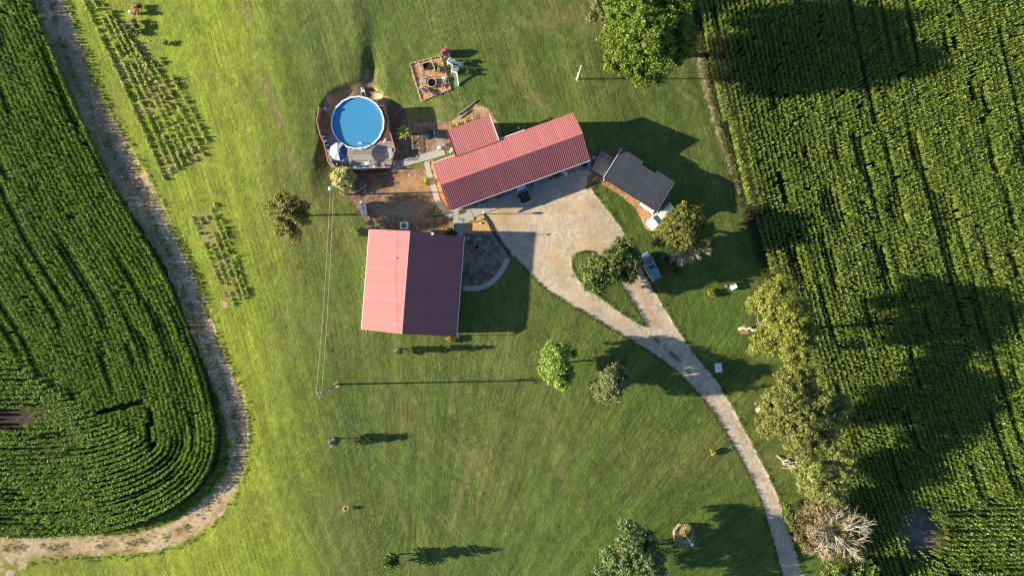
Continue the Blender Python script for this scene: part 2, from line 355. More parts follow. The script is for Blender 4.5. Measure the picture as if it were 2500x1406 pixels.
def track_col(x, y, d):
    c = soil_col(x, y, (.33, .235, .15), (.43, .335, .23), 2.2, 210)
    X, Y = pxy(x, y)
    c = mixc(c, np.array((.40, .33, .25)), sm((fbm(x, y, 1.6, 225, 4) - .5) / .15) * .6 * sm((X - 300) / 200))
    dl = seg_d(x, y, TLINE); n = fbm(x, y, 1.1, 230, 4)
    veg = np.clip(np.exp(-(dl / .55) ** 2) * .40 * sm((n - .40) / .15) + sm((n - .52) / .1) * sm((dl - 1.0) / 1.4) * .9, 0, 1)
    c = mixc(c, grass_col(x, y) * .9, veg); return weed(c, x, y, d, 1, .9)
sheet('dirt_track', [TRACK], track_col, 1, amp=.45, world=True, label='curving dirt farm track beside the left cornfield')
MID = [gw(p) for p in [(1400, 672), (1450, 712), (1500, 748), (1560, 795), (1600, 828), (1640, 862), (1690, 915)]]
RUT1 = [gw(p) for p in [(1380, 650), (1370, 690), (1440, 745), (1540, 805), (1600, 845)]]
SPUR = [gw(p) for p in [(1545, 660), (1575, 730), (1600, 790)]]
def drive_col(x, y, d):
    X, Y = pxy(x, y)
    c = soil_col(x, y, (.46, .39, .305), (.52, .45, .36), 1.2, 240)
    n = fbm(x, y, 5.0, 250, 4); tan = np.array((.46, .36, .25))
    court = 1 - sm((Y - 640) / 120)
    c = mixc(c, tan, np.clip(sm((n - .42) / .2) * court * .38, 0, 1))
    for (cx, cy, rx, ry, a) in [(1240, 530, 75, 30, .9), (1460, 590, 60, 25, .7), (1355, 640, 22, 45, .8), (1410, 500, 60, 30, .55)]:
        c = mixc(c, np.array((.50, .35, .20)), np.exp(-((X - cx) / rx) ** 2 - ((Y - cy) / ry) ** 2) * a * sm((fbm(x, y, 1.5, 260, 3) - .3) / .25))
    c = mixc(c, tan, np.exp(-(seg_d(x, y, RUT1) / .9) ** 2) * .6); c = mixc(c, np.array((.50, .29, .15)), np.exp(-(seg_d(x, y, SPUR) / .5) ** 2) * .7)
    st = fbm(x, y, 1.3, 270, 4); c = c * (1 - .10 * sm((st - .52) / .12))[..., None]
    ln = np.exp(-(seg_d(x, y, MID) / .38) ** 2) * sm((fbm(x, y, .9, 280, 3) - .42) / .12)
    c = mixc(c, grass_col(x, y) * .9, np.clip(ln * .9, 0, 1)); return weed(c, x, y, d, 1, .3)
sheet('gravel_driveway', [DRIVE], drive_col, 2, holes=[ISLE], amp=.16, nsc=.5, m=M_GRAVEL, world=True, label='pale gravel driveway curving from the yard to the bottom edge')
BR1, BR2 = (.20, .115, .07), (.30, .19, .125)
def bedf(a, b, seed, w=.25, s=1.4): return lambda x, y, d: weed(soil_col(x, y, a, b, s, seed), x, y, d, 1, w)
def bed_main(x, y, d):
    X, Y = pxy(x, y); c = soil_col(x, y, (.17, .10, .062), (.26, .165, .105), 0.7, 500)
    c = mixc(c, np.array((.42, .25, .11)), np.exp(-((X - 1010) / 70) ** 2 - ((Y - 448) / 22) ** 2) * .55 + np.exp(-((X - 1050) / 16) ** 2 - ((Y - 430) / 30) ** 2) * .4)  # sunlit orange patch painted into the bed colour
    c = mixc(c, np.array((.33, .29, .25)), np.exp(-((X - 985) / 60) ** 2 - ((Y - 515) / 22) ** 2) * .55)
    sp = (vn(x, y, .35, 520) > .80) * .35; return weed(mixc(c, np.array((.45, .38, .28)), sp), x, y, d, 1, .25)
sheet('mulch_bed', [[(858, 425), (960, 410), (1010, 405), (1045, 412), (1062, 470), (1078, 515), (1103, 530), (1108, 580), (895, 575), (888, 540), (868, 505), (846, 478), (848, 450)]], bed_main, 3, amp=.18, m=M_MULCH, label='brown pebble and bark bed between the pool deck and the square garage')
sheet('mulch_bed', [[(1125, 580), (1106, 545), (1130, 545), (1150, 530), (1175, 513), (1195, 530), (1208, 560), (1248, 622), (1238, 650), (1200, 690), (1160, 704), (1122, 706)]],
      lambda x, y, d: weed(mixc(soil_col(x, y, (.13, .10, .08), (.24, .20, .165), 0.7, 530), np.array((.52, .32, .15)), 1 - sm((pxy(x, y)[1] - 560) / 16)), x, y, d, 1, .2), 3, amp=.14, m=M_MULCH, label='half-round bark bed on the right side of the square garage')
def bed_pool(x, y, d):
    X, Y = pxy(x, y); c = soil_col(x, y, (.17, .12, .08), (.27, .185, .12), 1.3, 540)
    c = mixc(c, np.array((.48, .37, .24)), np.exp(-((X - 925) / 18) ** 2 - ((Y - 232) / 22) ** 2) * .9); return weed(c, x, y, d, 1, .5)
sheet('bare_soil', [[(775, 262), (800, 228), (845, 205), (880, 205), (890, 172), (905, 168), (915, 215), (945, 225), (955, 250), (985, 262), (1000, 300), (1085, 290), (1100, 300), (1120, 380), (1085, 372), (1040, 382), (995, 396), (958, 408),
                    (940, 420), (830, 420), (805, 415), (798, 385), (775, 300)]], bed_pool, 3, amp=.35, m=M_MULCH, label='bare brown soil round the pool')
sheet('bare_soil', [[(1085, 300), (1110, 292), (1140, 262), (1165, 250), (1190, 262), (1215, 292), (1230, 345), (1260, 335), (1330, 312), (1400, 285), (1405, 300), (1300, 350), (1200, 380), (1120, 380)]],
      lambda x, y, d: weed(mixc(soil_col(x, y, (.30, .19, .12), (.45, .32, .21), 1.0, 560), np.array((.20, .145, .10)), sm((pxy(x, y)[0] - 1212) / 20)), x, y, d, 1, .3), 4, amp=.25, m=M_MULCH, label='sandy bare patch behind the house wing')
sheet('mulch_bed', [[(1042, 382), (1062, 392), (1080, 450), (1108, 520), (1098, 530), (1080, 508), (1058, 445), (1048, 400)]], bedf((.42, .18, .08), (.52, .29, .14), 570, .1), 5, amp=.05, m=M_MULCH, label='narrow orange bark strip along the left gable of the house')
sheet('mulch_bed', [[(1452, 440), (1474, 432), (1530, 468), (1600, 510), (1628, 500), (1640, 520), (1612, 560), (1592, 568), (1576, 560), (1566, 535), (1552, 510), (1520, 482), (1475, 452)]], bedf((.40, .22, .11), (.52, .31, .16), 580, .2), 4, amp=.12, m=M_MULCH, label='orange bark strip in front of the black-roofed shed')
sheet('bare_soil', [[(1436, 400), (1450, 370), (1500, 360), (1520, 350), (1530, 380), (1480, 440), (1450, 450), (1430, 470), (1432, 440)]], bedf(BR1, BR2, 590, .3), 5, amp=.2, m=M_MULCH, label='bare soil strip between the house and the shed')
FIRE = [(999, 157), (1076, 137), (1082, 150), (1104, 222), (1030, 250), (1020, 235)]
FIRE = [(999, 157), (1076, 137), (1103, 221), (1029, 249)]
sheet('mulch_bed', [[(997, 155), (1020, 149), (1076, 135), (1080, 138), (1104, 220), (1100, 226), (1030, 251), (1025, 245)]],
      lambda x, y, d: mixc(soil_col(x, y, (.47, .28, .14), (.40, .23, .115), .6, 600), np.array((.17, .13, .10)), sm((vn(x, y, .32, 604) - .6) / .2) * .7), 4, amp=.03, m=M_MULCH, label='orange bark square of the fire pit corner')
for (cx, cy, r, lb) in [(1668, 1303, 28, 'worn soil ring round the stone flower bed'), (1816, 806, 13, 'worn soil at the foot of the tall tree by the mailbox lawn'), (843, 1241, 9, 'dead grass ring round the tiny sapling'), (1410, 194, 8, 'bare soil ring at the foot of the white pole'),
                        (822, 938, 9, 'bare soil ring at the foot of the tall grey pole'), (548, 742, 11, 'scuffed soil at the end of the lower garden rows')]:
    sq = [(cx + r * math.cos(t) * (1.0 if r < 45 else .8), cy + r * math.sin(t) * (1.25 if r > 50 else (.45 if r > 40 else 1))) for t in np.linspace(0, 6.28, 12)[:-1]]
    ca, cb = ((.13, .115, .105), (.175, .155, .145)) if r > 50 else ((.36, .25, .14), (.42, .33, .2)); 
    sheet('bare_soil', [sq], bedf(ca, cb, 620 + int(r), .35), 6, amp=.3 if r < 45 else 1.3, nsc=.9 if r < 45 else 2.5, label=lb)
# log edged strips and scattered scuffs near the trees on the right
sheet('bare_soil', [[(1700, 130), (1716, 125), (1732, 200), (1760, 300), (1800, 430), (1812, 480), (1802, 480), (1765, 380), (1730, 270), (1706, 190)]], bedf((.30, .24, .13), (.42, .32, .2), 640, .8), 5, amp=.5, label='dry scuffed margin between lawn and right cornfield')

# ------------------------------------------------------------ concrete walks and apron
M_CONC = mat('pale concrete', (.40, .385, .35), .85, var=.16, scale=1.8, bump=.01, bscale=14, col2=(.33, .315, .285))
def walk(name, label, px, w, seg=1.5, up=.07):
    t = thing(name, (0, 0, 0), 0, label); t['kind'] = 'structure'
    P = [Vector((*gw(p), 0)) for p in smooth_poly(px, 2, False)]
    L = [0]
    for a, b in zip(P, P[1:]): L.append(L[-1] + (b - a).length)
    n = max(1, round(L[-1] / seg))
    def at(s):
        s = min(max(s, 0), L[-1] - 1e-4)
        for k in range(len(P) - 1):
            if L[k + 1] >= s: f = (s - L[k]) / (L[k + 1] - L[k]); return P[k].lerp(P[k + 1], f), (P[k + 1] - P[k]).normalized()
    for k in range(n):
        s0, s1 = L[-1] * k / n + .012, L[-1] * (k + 1) / n - .012; lft, rgt = [], []
        for q in range(3):
            p, d = at(s0 + (s1 - s0) * q / 2); nn = Vector((-d.y, d.x, 0)); lft.append(p + nn * w / 2); rgt.append(p - nn * w / 2)
        poly = [(v.x, v.y) for v in rgt + lft[::-1]]; zz = max(float(gz(*q)) for q in poly)
        MB().prism(poly, zz - .25, zz + up + .004 * random.random()).obj('concrete_slab', M_CONC, t)
    return t
walk('concrete_walk', 'concrete walk from the pool deck to the patio steps', [(957, 407), (985, 400), (1015, 390), (1045, 383), (1085, 370)], 1.15)
walk('concrete_walk', 'concrete walk curving round the left gable of the house', [(1042, 395), (1046, 420), (1058, 455), (1068, 490), (1080, 515), (1104, 530)], .85)
walk('concrete_walk', 'curved concrete walk at the right side of the square garage', [(1130, 703), (1160, 706), (1195, 695), (1222, 668), (1240, 632)], .85)
walk('concrete_walk', 'short concrete walk between house corner and garage', [(1118, 515), (1118, 580)], 1.6)
ap = thing('concrete_apron', (0, 0, 0), 0, 'concrete apron along the front of the house'); ap['kind'] = 'structure'
A0, A1 = Vector((1103, 516)), Vector((1440, 394)); dn_ = Vector((44, 115)).normalized()
for k in range(8):
    for j in range(1):
        a = A0.lerp(A1, (k + .012) / 8) - dn_ * 14; b = A0.lerp(A1, (k + .988) / 8) - dn_ * 14; wd = 46 if k > 0 else 52
        poly = [gw(q) for q in (a, b, b + dn_ * wd, a + dn_ * wd)]; zz = np.mean([float(gz(*q)) for q in poly])
        MB().prism(poly, zz - .4, zz + .075).obj('concrete_slab', M_CONC, ap)
MB().prism([gw(p) for p in [(1106, 545), (1106, 518), (1165, 508), (1150, 528), (1128, 545)]], -.3, .04 + float(gz(*gw((1120, 530))))).obj('concrete_slab', M_CONC, ap)
# ------------------------------------------------------------ buildings
M_RED = mat('red ribbed steel', (.40, .145, .15), .42, var=.10, scale=.5, spec=.3, orand=.07)
M_PINK = mat('faded red ribbed steel', (.33, .13, .14), .6, var=.09, scale=.5, spec=.15, orand=.05)
M_TRIM = mat('dark red trim', (.30, .05, .05), .5)
M_WHITE = mat('white painted metal', (.78, .78, .76), .4, var=.05, scale=3)
M_SIDING = mat('cream siding', (.62, .58, .50), .7, var=.08, scale=2)
M_BRICK = mat('brown brick wall', (.30, .16, .12), .85, var=.2, scale=6)
M_CHAR = mat('charcoal steel roofing', (.072, .075, .090), .55, var=.16, scale=.9, spec=.4, orand=.10)
M_GLASS = mat('window glass', (.03, .045, .06), .06, spec=1.0)
M_DARK = mat('dark interior', (.02, .02, .022), .9)
M_GREY = mat('galvanised metal', (.38, .40, .42), .45, metal=.5, var=.1)
def panel_mesh(w, L, h, name='roof_panel', n=3):
    pr = []
    for k in range(n):
        b = k * w / n; pr += [(b + .004, 0), (b + .026, h), (b + .075, h), (b + .10, 0)]
    pr.append((w - .006, 0)); m = MB(); vs = []
    for y in (0, L): vs += [(x, y, z + .012) for x, z in pr]
    for y in (0, L): vs += [(x, y, 0) for x, z in pr]
    k = len(pr); fs = [(i, i + 1, k + i + 1, k + i) for i in range(k - 1)]
    fs += [(2 * k + i, i, i + 1, 2 * k + i + 1)[::-1] for i in range(k - 1)] + [(k + i, k + i + 1, 3 * k + i + 1, 3 * k + i)[::-1] for i in range(k - 1)]
    fs += [(0, k, 3 * k, 2 * k)[::-1], (k - 1, 2 * k - 1, 4 * k - 1, 3 * k - 1)]
    m.add(vs, fs); return m.mesh(name)
def slope(t, x0, x1, ya, za, yb, zb, m, ribh=.030, deck=M_DARK, wd=.90, skip=None, n=3):
    """panels side by side along local x from the upper line (ya, za) down to the lower line (yb, zb)"""
    d = Vector((0, yb - ya, zb - za)); L = d.length; d.normalize(); xs = Vector((1, 0, 0)) ; nn = xs.cross(d)
    fl = nn.z < 0
    if fl: xs = -xs; nn = xs.cross(d)
    k = max(1, round((x1 - x0) / wd)); w = (x1 - x0) / k; me = panel_mesh(w, L, ribh, n=n); me.materials.append(m)
    for i in range(k):
        org = Vector((x0 + i * w if not fl else x0 + (i + 1) * w, ya, za)) + nn * .004
        if skip and skip(i, k): continue
        o = link('roof_panel', me, None, t); o.matrix_local = Matrix(((xs.x, d.x, nn.x, org.x), (xs.y, d.y, nn.y, org.y), (xs.z, d.z, nn.z, org.z), (0, 0, 0, 1)))
    vs = []
    for x in (x0 + .03, x1 - .03):
        vs += [(x, ya, za), (x, yb - (.03 if yb > ya else -.03), zb), (x, yb - (.03 if yb > ya else -.03), zb - .12), (x, ya, za - .12)]
    MB().add(vs, [(0, 3, 2, 1), (4, 5, 6, 7), (0, 1, 5, 4), (1, 2, 6, 5), (2, 3, 7, 6), (3, 0, 4, 7)]).obj('roof_deck', deck, t)
def local(o, p):   # world point -> local of an unscaled z-rotated empty
    d = Vector(p) - o.location; c, s_ = math.cos(-o.rotation_euler.z), math.sin(-o.rotation_euler.z)
    return Vector((d.x * c - d.y * s_, d.x * s_ + d.y * c, d.z))
def window(t, c, w, h, ny=-1, label=None):
    """window in a wall whose outward normal is local y*ny (or x when ny is 'x')"""
    ax = Vector((1, 0, 0)) if ny in (-1, 1) else Vector((0, 1, 0)); out = Vector((0, ny, 0)) if ny in (-1, 1) else Vector((1 if ny == 'x' else -1, 0, 0))
    m = MB(); c = Vector(c); dd = lambda a, b, z: (abs(ax.x) * a + abs(out.x) * b, abs(ax.y) * a + abs(out.y) * b, z)
    for s_ in (-1, 1): m.box(c + ax * s_ * (w / 2 - .03) + out * .03, dd(.07, .07, h)); m.box(c + Vector((0, 0, s_ * (h / 2 - .03))) + out * .033, dd(w - .15, .07, .07))
    f = m.obj('window', M_WHITE, t); MB().box(c + out * .02, dd(w - .12, .03, h - .12)).obj('pane', M_GLASS, f)
# --- the long house
zg = float(gz(0.0, 18.0)); E0 = zg + 3.5; zr0 = E0 + 2.0
cn = [W(1101, 514, E0), W(1057, 399, E0), W(1397, 276, E0), W(1441, 391, E0)]
ctr = sum(cn, Vector()) / 4; ang = math.atan2((cn[2] - cn[1]).y, (cn[2] - cn[1]).x)
house = thing('farmhouse', (ctr.x, ctr.y, zg), ang, 'long farmhouse with red ribbed metal roof and a wing on its back', 'house')
LH = ((cn[2] - cn[1]).length + (cn[3] - cn[0]).length) / 2; WH = ((cn[1] - cn[0]).length + (cn[2] - cn[3]).length) / 2
hx, hy, ez, rz_ = LH / 2, WH / 2, 3.5, 5.5
slope(house, -hx, hx, 0, rz_, hy, ez, M_RED); slope(house, -hx, hx, 0, rz_, -hy, ez, M_RED, ribh=.046)
MB().add([(-hx - .02, -.19, rz_ - .045), (-hx - .02, 0, rz_ + .075), (-hx - .02, .19, rz_ - .045), (hx + .02, -.19, rz_ - .045), (hx + .02, 0, rz_ + .075), (hx + .02, .19, rz_ - .045),
          (-hx - .02, 0, rz_ - .09), (hx + .02, 0, rz_ - .09)], [(0, 1, 4, 3)[::-1], (1, 2, 5, 4)[::-1], (0, 6, 1), (1, 6, 2), (3, 4, 7), (4, 5, 7), (0, 3, 7, 6), (6, 7, 5, 2)]).obj('ridge_cap', M_RED, house)
for s_ in (-1, 1):   # rake trim on the gables, gutters along the eaves
    for e in (-1, 1):
        a, b = Vector((s_ * (hx + .035), 0, rz_ - .03)), Vector((s_ * (hx + .035), e * hy, ez - .03)); m = MB()
        vs = [(p.x + q, p.y, p.z + r) for p in (a, b) for q, r in ((-.03, -.12), (.03, -.12), (.03, .07), (-.03, .07))]
        m.add(vs, [(0, 1, 2, 3), (7, 6, 5, 4), (0, 4, 5, 1), (1, 5, 6, 2), (2, 6, 7, 3), (3, 7, 4, 0)]).obj('rake_trim', M_TRIM if s_ < 0 or e < 0 else M_RED, house)
MB().box((0, -hy - .06, ez - .06), (2 * hx + .1, .11, .11)).obj('gutter', M_WHITE, house)
MB().box((-hx + 1.75, hy + .06, ez - .06), (3.5, .11, .11)).obj('gutter', M_WHITE, house)
MB().box((-hx + 12.6, hy + .06, ez - .06), (4.6, .11, .11)).obj('gutter', M_WHITE, house)
MB().box((hx + .14, -hy + .45, ez - .05), (.12, .9, .10)).obj('gutter', M_WHITE, house)
wx, wy_ = hx - .45, hy - .55; tr = local(house, W(1273, 470, 1.2)).x
op = [(tr - 1.6, tr + 1.6, 2.35)]
for s_ in (-1, 1):
    MB().add([(s_ * wx - .1, -wy_, -2), (s_ * wx - .1, wy_, -2), (s_ * wx - .1, wy_, ez + .12), (s_ * wx - .1, 0, rz_ - .2), (s_ * wx - .1, -wy_, ez + .12),
              (s_ * wx + .1, -wy_, -2), (s_ * wx + .1, wy_, -2), (s_ * wx + .1, wy_, ez + .12), (s_ * wx + .1, 0, rz_ - .2), (s_ * wx + .1, -wy_, ez + .12)],
             [(0, 1, 2, 3, 4)[::-1], (5, 6, 7, 8, 9), (0, 5, 6, 1)[::-1], (1, 6, 7, 2)[::-1], (2, 7, 8, 3)[::-1], (3, 8, 9, 4)[::-1], (4, 9, 5, 0)[::-1]]).obj('wall', M_SIDING, house)
MB().box((0, wy_ - .1, (ez + .1 - 2) / 2), (2 * wx - .2, .2, ez + 2.1)).obj('wall', M_SIDING, house)
m = MB(); xa = -wx + .1
for (a, b, hh) in op + [(wx - .1, None, 0)]:
    m.box(((xa + a) / 2, -wy_ + .1, (ez + .1 - 2) / 2), (a - xa, .2, ez + 2.1))
    if b is not None: m.box(((a + b) / 2, -wy_ + .1, (hh + ez + .1) / 2), (b - a, .2, ez + .1 - hh)); xa = b
m.obj('wall', M_BRICK, house)
MB().box((tr, -wy_ + 5.2, 1.2), (7, .1, 3)).obj('inner_wall', M_DARK, house)
for x in (-9.3, -6.2, -3.2, 6.4, 8.9): window(house, (x, -wy_, 1.9), 1.3, 1.1, -1)
for y in (-1.6, 1.6): window(house, (-wx - .1, y, 1.9), 1.1, 1.1, '-x'); window(house, (wx + .1, y, 1.9), 1.1, 1.1, 'x')
dr = MB().box((-1.2, -wy_ - .03, 1.05), (.95, .06, 2.1), bev=.01).obj('door', M_WHITE, house); MB().tube([(-.85, -wy_ - .05, 1), (-.85, -wy_ - .12, 1)], .03).obj('handle', M_GREY, dr)
MB().tube([(hx - .3, -hy - .04, ez - .1), (hx - .42, -wy_ - .08, ez - .7), (hx - .42, -wy_ - .08, .1)], .05).obj('downspout', M_WHITE, house)
# the wing at the back
wa, wb, wc, wd_ = local(house, W(1088, 318, E0 - .3)), local(house, W(1193, 283, E0 - .3)), local(house, W(1219, 341, E0 + .15)), local(house, W(1112, 375, E0 + .15))
x0, x1 = (wa.x + wd_.x) / 2, (wb.x + wc.x) / 2; yt = (wa.y + wb.y) / 2
wing = house
slope(wing, x0, x1, hy - .32, ez + .30, yt, ez - .38, M_RED)
MB().box((x0 - .04, (hy + yt) / 2, ez - .02), (.07, yt - hy + .5, .13), M=Matrix.Rotation(-math.atan2(.68, yt - hy + .32), 3, 'X')).obj('rake_trim', M_TRIM, house)
MB().box((x1 + .05, (hy + yt) / 2, ez + .02), (.10, yt - hy + .5, .13), M=Matrix.Rotation(-math.atan2(.68, yt - hy + .32), 3, 'X')).obj('rake_trim', M_WHITE, house)
MB().box(((x0 + x1) / 2, (wy_ + yt - .4) / 2, .6), (x1 - x0 - .8, yt - .4 - wy_, 5.0)).obj('wall', M_SIDING, house, label='wing walls behind the main house')
window(house, ((x0 + x1) / 2, yt - .4, 1.7), 1.4, 1.1, 1)
for (px, py) in ((1122, 318), (1170, 300)):
    pass
# --- the square garage
zg2 = float(gz(-15.5, 1.0)); R2, E2 = 6.2, 3.15
a, b, c_, d_ = W(883, 803, zg2 + E2), W(902, 560, zg2 + E2), W(1133, 578, zg2 + E2), W(1114, 820, zg2 + E2); r1, r2 = W(1001, 567, zg2 + R2), W(982, 814, zg2 + R2)
ang2 = math.atan2((b - a).y + (c_ - d_).y, (b - a).x + (c_ - d_).x); ctr = (a + b + c_ + d_) / 4
gar = thing('garage', (ctr.x, ctr.y, zg2), ang2, 'square garage with pale pink left roof slope and shaded plum right slope', 'garage')
la, lb, lc, ld, l1, l2 = [local(gar, p) for p in (a, b, c_, d_, r1, r2)]
yW, yE, yR = (la.y + lb.y) / 2, (lc.y + ld.y) / 2, (l1.y + l2.y) / 2; xs0, xs1 = (la.x + ld.x + l2.x) / 3, (lb.x + lc.x + l1.x) / 3
slope(gar, xs0, xs1, yR, R2, yW, E2, M_PINK, ribh=.022); slope(gar, xs0, xs1, yR, R2, yE, E2, M_PINK, ribh=.022)
MB().add([(xs0 - .02, yR - .2, R2 - .05), (xs0 - .02, yR, R2 + .06), (xs0 - .02, yR + .2, R2 - .05), (xs1 + .02, yR - .2, R2 - .05), (xs1 + .02, yR, R2 + .06), (xs1 + .02, yR + .2, R2 - .05), (xs0 - .02, yR, R2 - .09), (xs1 + .02, yR, R2 - .09)],
         [(0, 1, 4, 3)[::-1], (1, 2, 5, 4)[::-1], (0, 6, 1), (1, 6, 2), (3, 4, 7), (4, 5, 7), (0, 3, 7, 6), (6, 7, 5, 2)]).obj('ridge_cap', M_PINK, gar)
for xx, sg in ((xs0, -1), (xs1, 1)):
    for ye in (yW, yE):
        A_, B_ = Vector((xx + sg * .035, yR, R2 - .03)), Vector((xx + sg * .035, ye, E2 - .03))
        vs = [(p.x + q, p.y, p.z + r) for p in (A_, B_) for q, r in ((-.03, -.16), (.03, -.16), (.03, .06), (-.03, .06))]
        MB().add(vs, [(0, 1, 2, 3), (7, 6, 5, 4), (0, 4, 5, 1), (1, 5, 6, 2), (2, 6, 7, 3), (3, 7, 4, 0)]).obj('rake_trim', M_TRIM, gar)
    ws = xx - sg * .35; pent = [(yE + .35, -2), (yW - .35, -2), (yW - .35, E2 + .05), (yR, R2 - .2), (yE + .35, E2 + .05)]
    vs = [(ws - .1, *p) for p in pent] + [(ws + .1, *p) for p in pent]
    MB().add(vs, [(0, 1, 2, 3, 4)[::-1], (5, 6, 7, 8, 9)] + [(i, (i + 1) % 5, 5 + (i + 1) % 5, 5 + i) for i in range(5)]).obj('wall', M_SIDING, gar)
for yy in (yW - .45, yE + .45): MB().box(((xs0 + xs1) / 2, yy, (E2 - 2) / 2), (xs1 - xs0 - .9, .2, E2 + 2)).obj('wall', M_SIDING, gar)
MB().box(((xs0 + xs1) / 2, yE - .06, E2 - .07), (xs1 - xs0, .11, .11)).obj('gutter', M_WHITE, gar)
MB().box(((xs0 + xs1) / 2, yW + .06, E2 - .07), (xs1 - xs0, .11, .11)).obj('gutter', M_WHITE, gar)
for k in (-3.5, 3.0): window(gar, (k + (xs0 + xs1) / 2, yE + .34, 1.6), 1.2, 1.0, -1)
gd = MB().box(((xs0 + xs1) / 2 + 5.2, yE + .31, 1.05), (1.0, .07, 2.1)).obj('door', M_WHITE, gar); MB().box(((xs0 + xs1) / 2 + 5.55, yE + .25, 1.0), (.05, .08, .1)).obj('handle', M_GREY, gd)
v = local(gar, W(966, 630, zg2 + 5.4)); vz = R2 - (v.y - yR) / (yW - yR) * (R2 - E2)
vp = MB().lathe([(.06, -.1), (.06, .30)], 8, (v.x, v.y, vz)).obj('vent_pipe', M_WHITE, gar); MB().lathe([(.11, .30), (.11, .34), (.02, .40)], 8, (v.x, v.y, vz)).obj('vent_cap', M_GREY, vp)
v = local(gar, W(1057, 577, zg2 + 4.6)); vz = R2 - (v.y - yR) / (yE - yR) * (R2 - E2)
an = MB().tube([(v.x + .3, v.y, vz - 1.2), (v.x + .3, v.y, vz + .9)], .03).obj('mast', M_GREY, gar); MB().lathe([(.03, -.08), (.2, .03), (.22, .06), (.03, .02)], 10, (v.x + .3, v.y, vz + .85)).obj('mast_head', M_WHITE, an)
for (qx, qy) in ((886, 806), (1117, 823)):
    v = local(gar, W(qx, qy, zg2 + 2.6)); MB().tube([(v.x, v.y, 2.9), (v.x + .1, v.y, .1), (v.x - .5, v.y, .05)], .05).obj('downspout', M_WHITE, gar)
# --- the charcoal shed
zs = float(gz(*gw((1560, 440)))); ES, BS = 3.5, 2.5
q = [W(1472.5, 439, zs + ES), W(1519.5, 360, zs + BS), W(1645, 444, zs + BS), W(1606, 517, zs + ES)]
ang3 = math.atan2((q[2] - q[1]).y + (q[3] - q[0]).y, (q[2] - q[1]).x + (q[3] - q[0]).x); ctr = sum(q, Vector()) / 4
shed = thing('pole_shed', (ctr.x, ctr.y, zs), ang3, 'charcoal-roofed shed standing askew right of the house', 'shed')
lq = [local(shed, p) for p in q]; sx0, sx1 = (lq[0].x + lq[1].x) / 2, (lq[2].x + lq[3].x) / 2; yf, yb = (lq[0].y + lq[3].y) / 2, (lq[1].y + lq[2].y) / 2
nxp = local(shed, W(1572, 395, zs + BS)).x; nxq = local(shed, W(1604, 418, zs + BS)).x
slope(shed, sx0, nxp, yf, ES, yb, BS, M_CHAR, wd=.92, ribh=.022)
yb2 = yb - .6; zb2 = ES + (BS - ES) * (yb2 - yf) / (yb - yf)
slope(shed, nxp, nxq, yf, ES, yb2, zb2, M_CHAR, wd=.92, ribh=.022); slope(shed, nxq, sx1, yf, ES, yb - .10, BS + .02, M_CHAR, wd=.92, ribh=.022)
MB().box((sx0 - .06, (yf + yb) / 2, (ES + BS) / 2 - .03), (.11, (yb - yf), .20), M=Matrix.Rotation(-math.atan2(ES - BS, yb - yf), 3, 'X')).obj('rake_trim', M_WHITE, shed)
MB().box((sx1 + .03, (yf + yb) / 2, (ES + BS) / 2 - .02), (.05, (yb - yf), .12), M=Matrix.Rotation(-math.atan2(ES - BS, yb - yf), 3, 'X')).obj('rake_trim', M_GREY, shed)
for xx in (sx0 + .25, sx1 - .25):
    MB().add([(xx - .06, yf + .25, -1.5), (xx - .06, yb - .3, -1.5), (xx - .06, yb - .3, BS - .12), (xx - .06, yf + .25, ES - .2), (xx + .06, yf + .25, -1.5), (xx + .06, yb - .3, -1.5), (xx + .06, yb - .3, BS - .12), (xx + .06, yf + .25, ES - .2)],
             [(3, 2, 1, 0), (4, 5, 6, 7), (0, 1, 5, 4), (1, 2, 6, 5), (2, 3, 7, 6), (3, 0, 4, 7)]).obj('wall', M_SIDING, shed)
MB().box((0 + (sx0 + nxp) / 2, yb - .35, .4), (nxp - sx0 - .7, .12, 3.8)).obj('wall', M_SIDING, shed)
MB().box(((nxp + sx1) / 2 - .2, yb2 - .2, .4), (sx1 - nxp - .8, .12, 3.8)).obj('wall', M_DARK, shed)
for k in range(5): MB().box((sx0 + .5 + k * (sx1 - sx0 - 1) / 4, yf + .75, .6), (.14, .14, 4.4)).obj('post', M_DARK, shed)
MB().box((nxq + .9, yb - .05, 1.9), (1.6, .35, .08)).obj('shelf', M_GREY, shed)

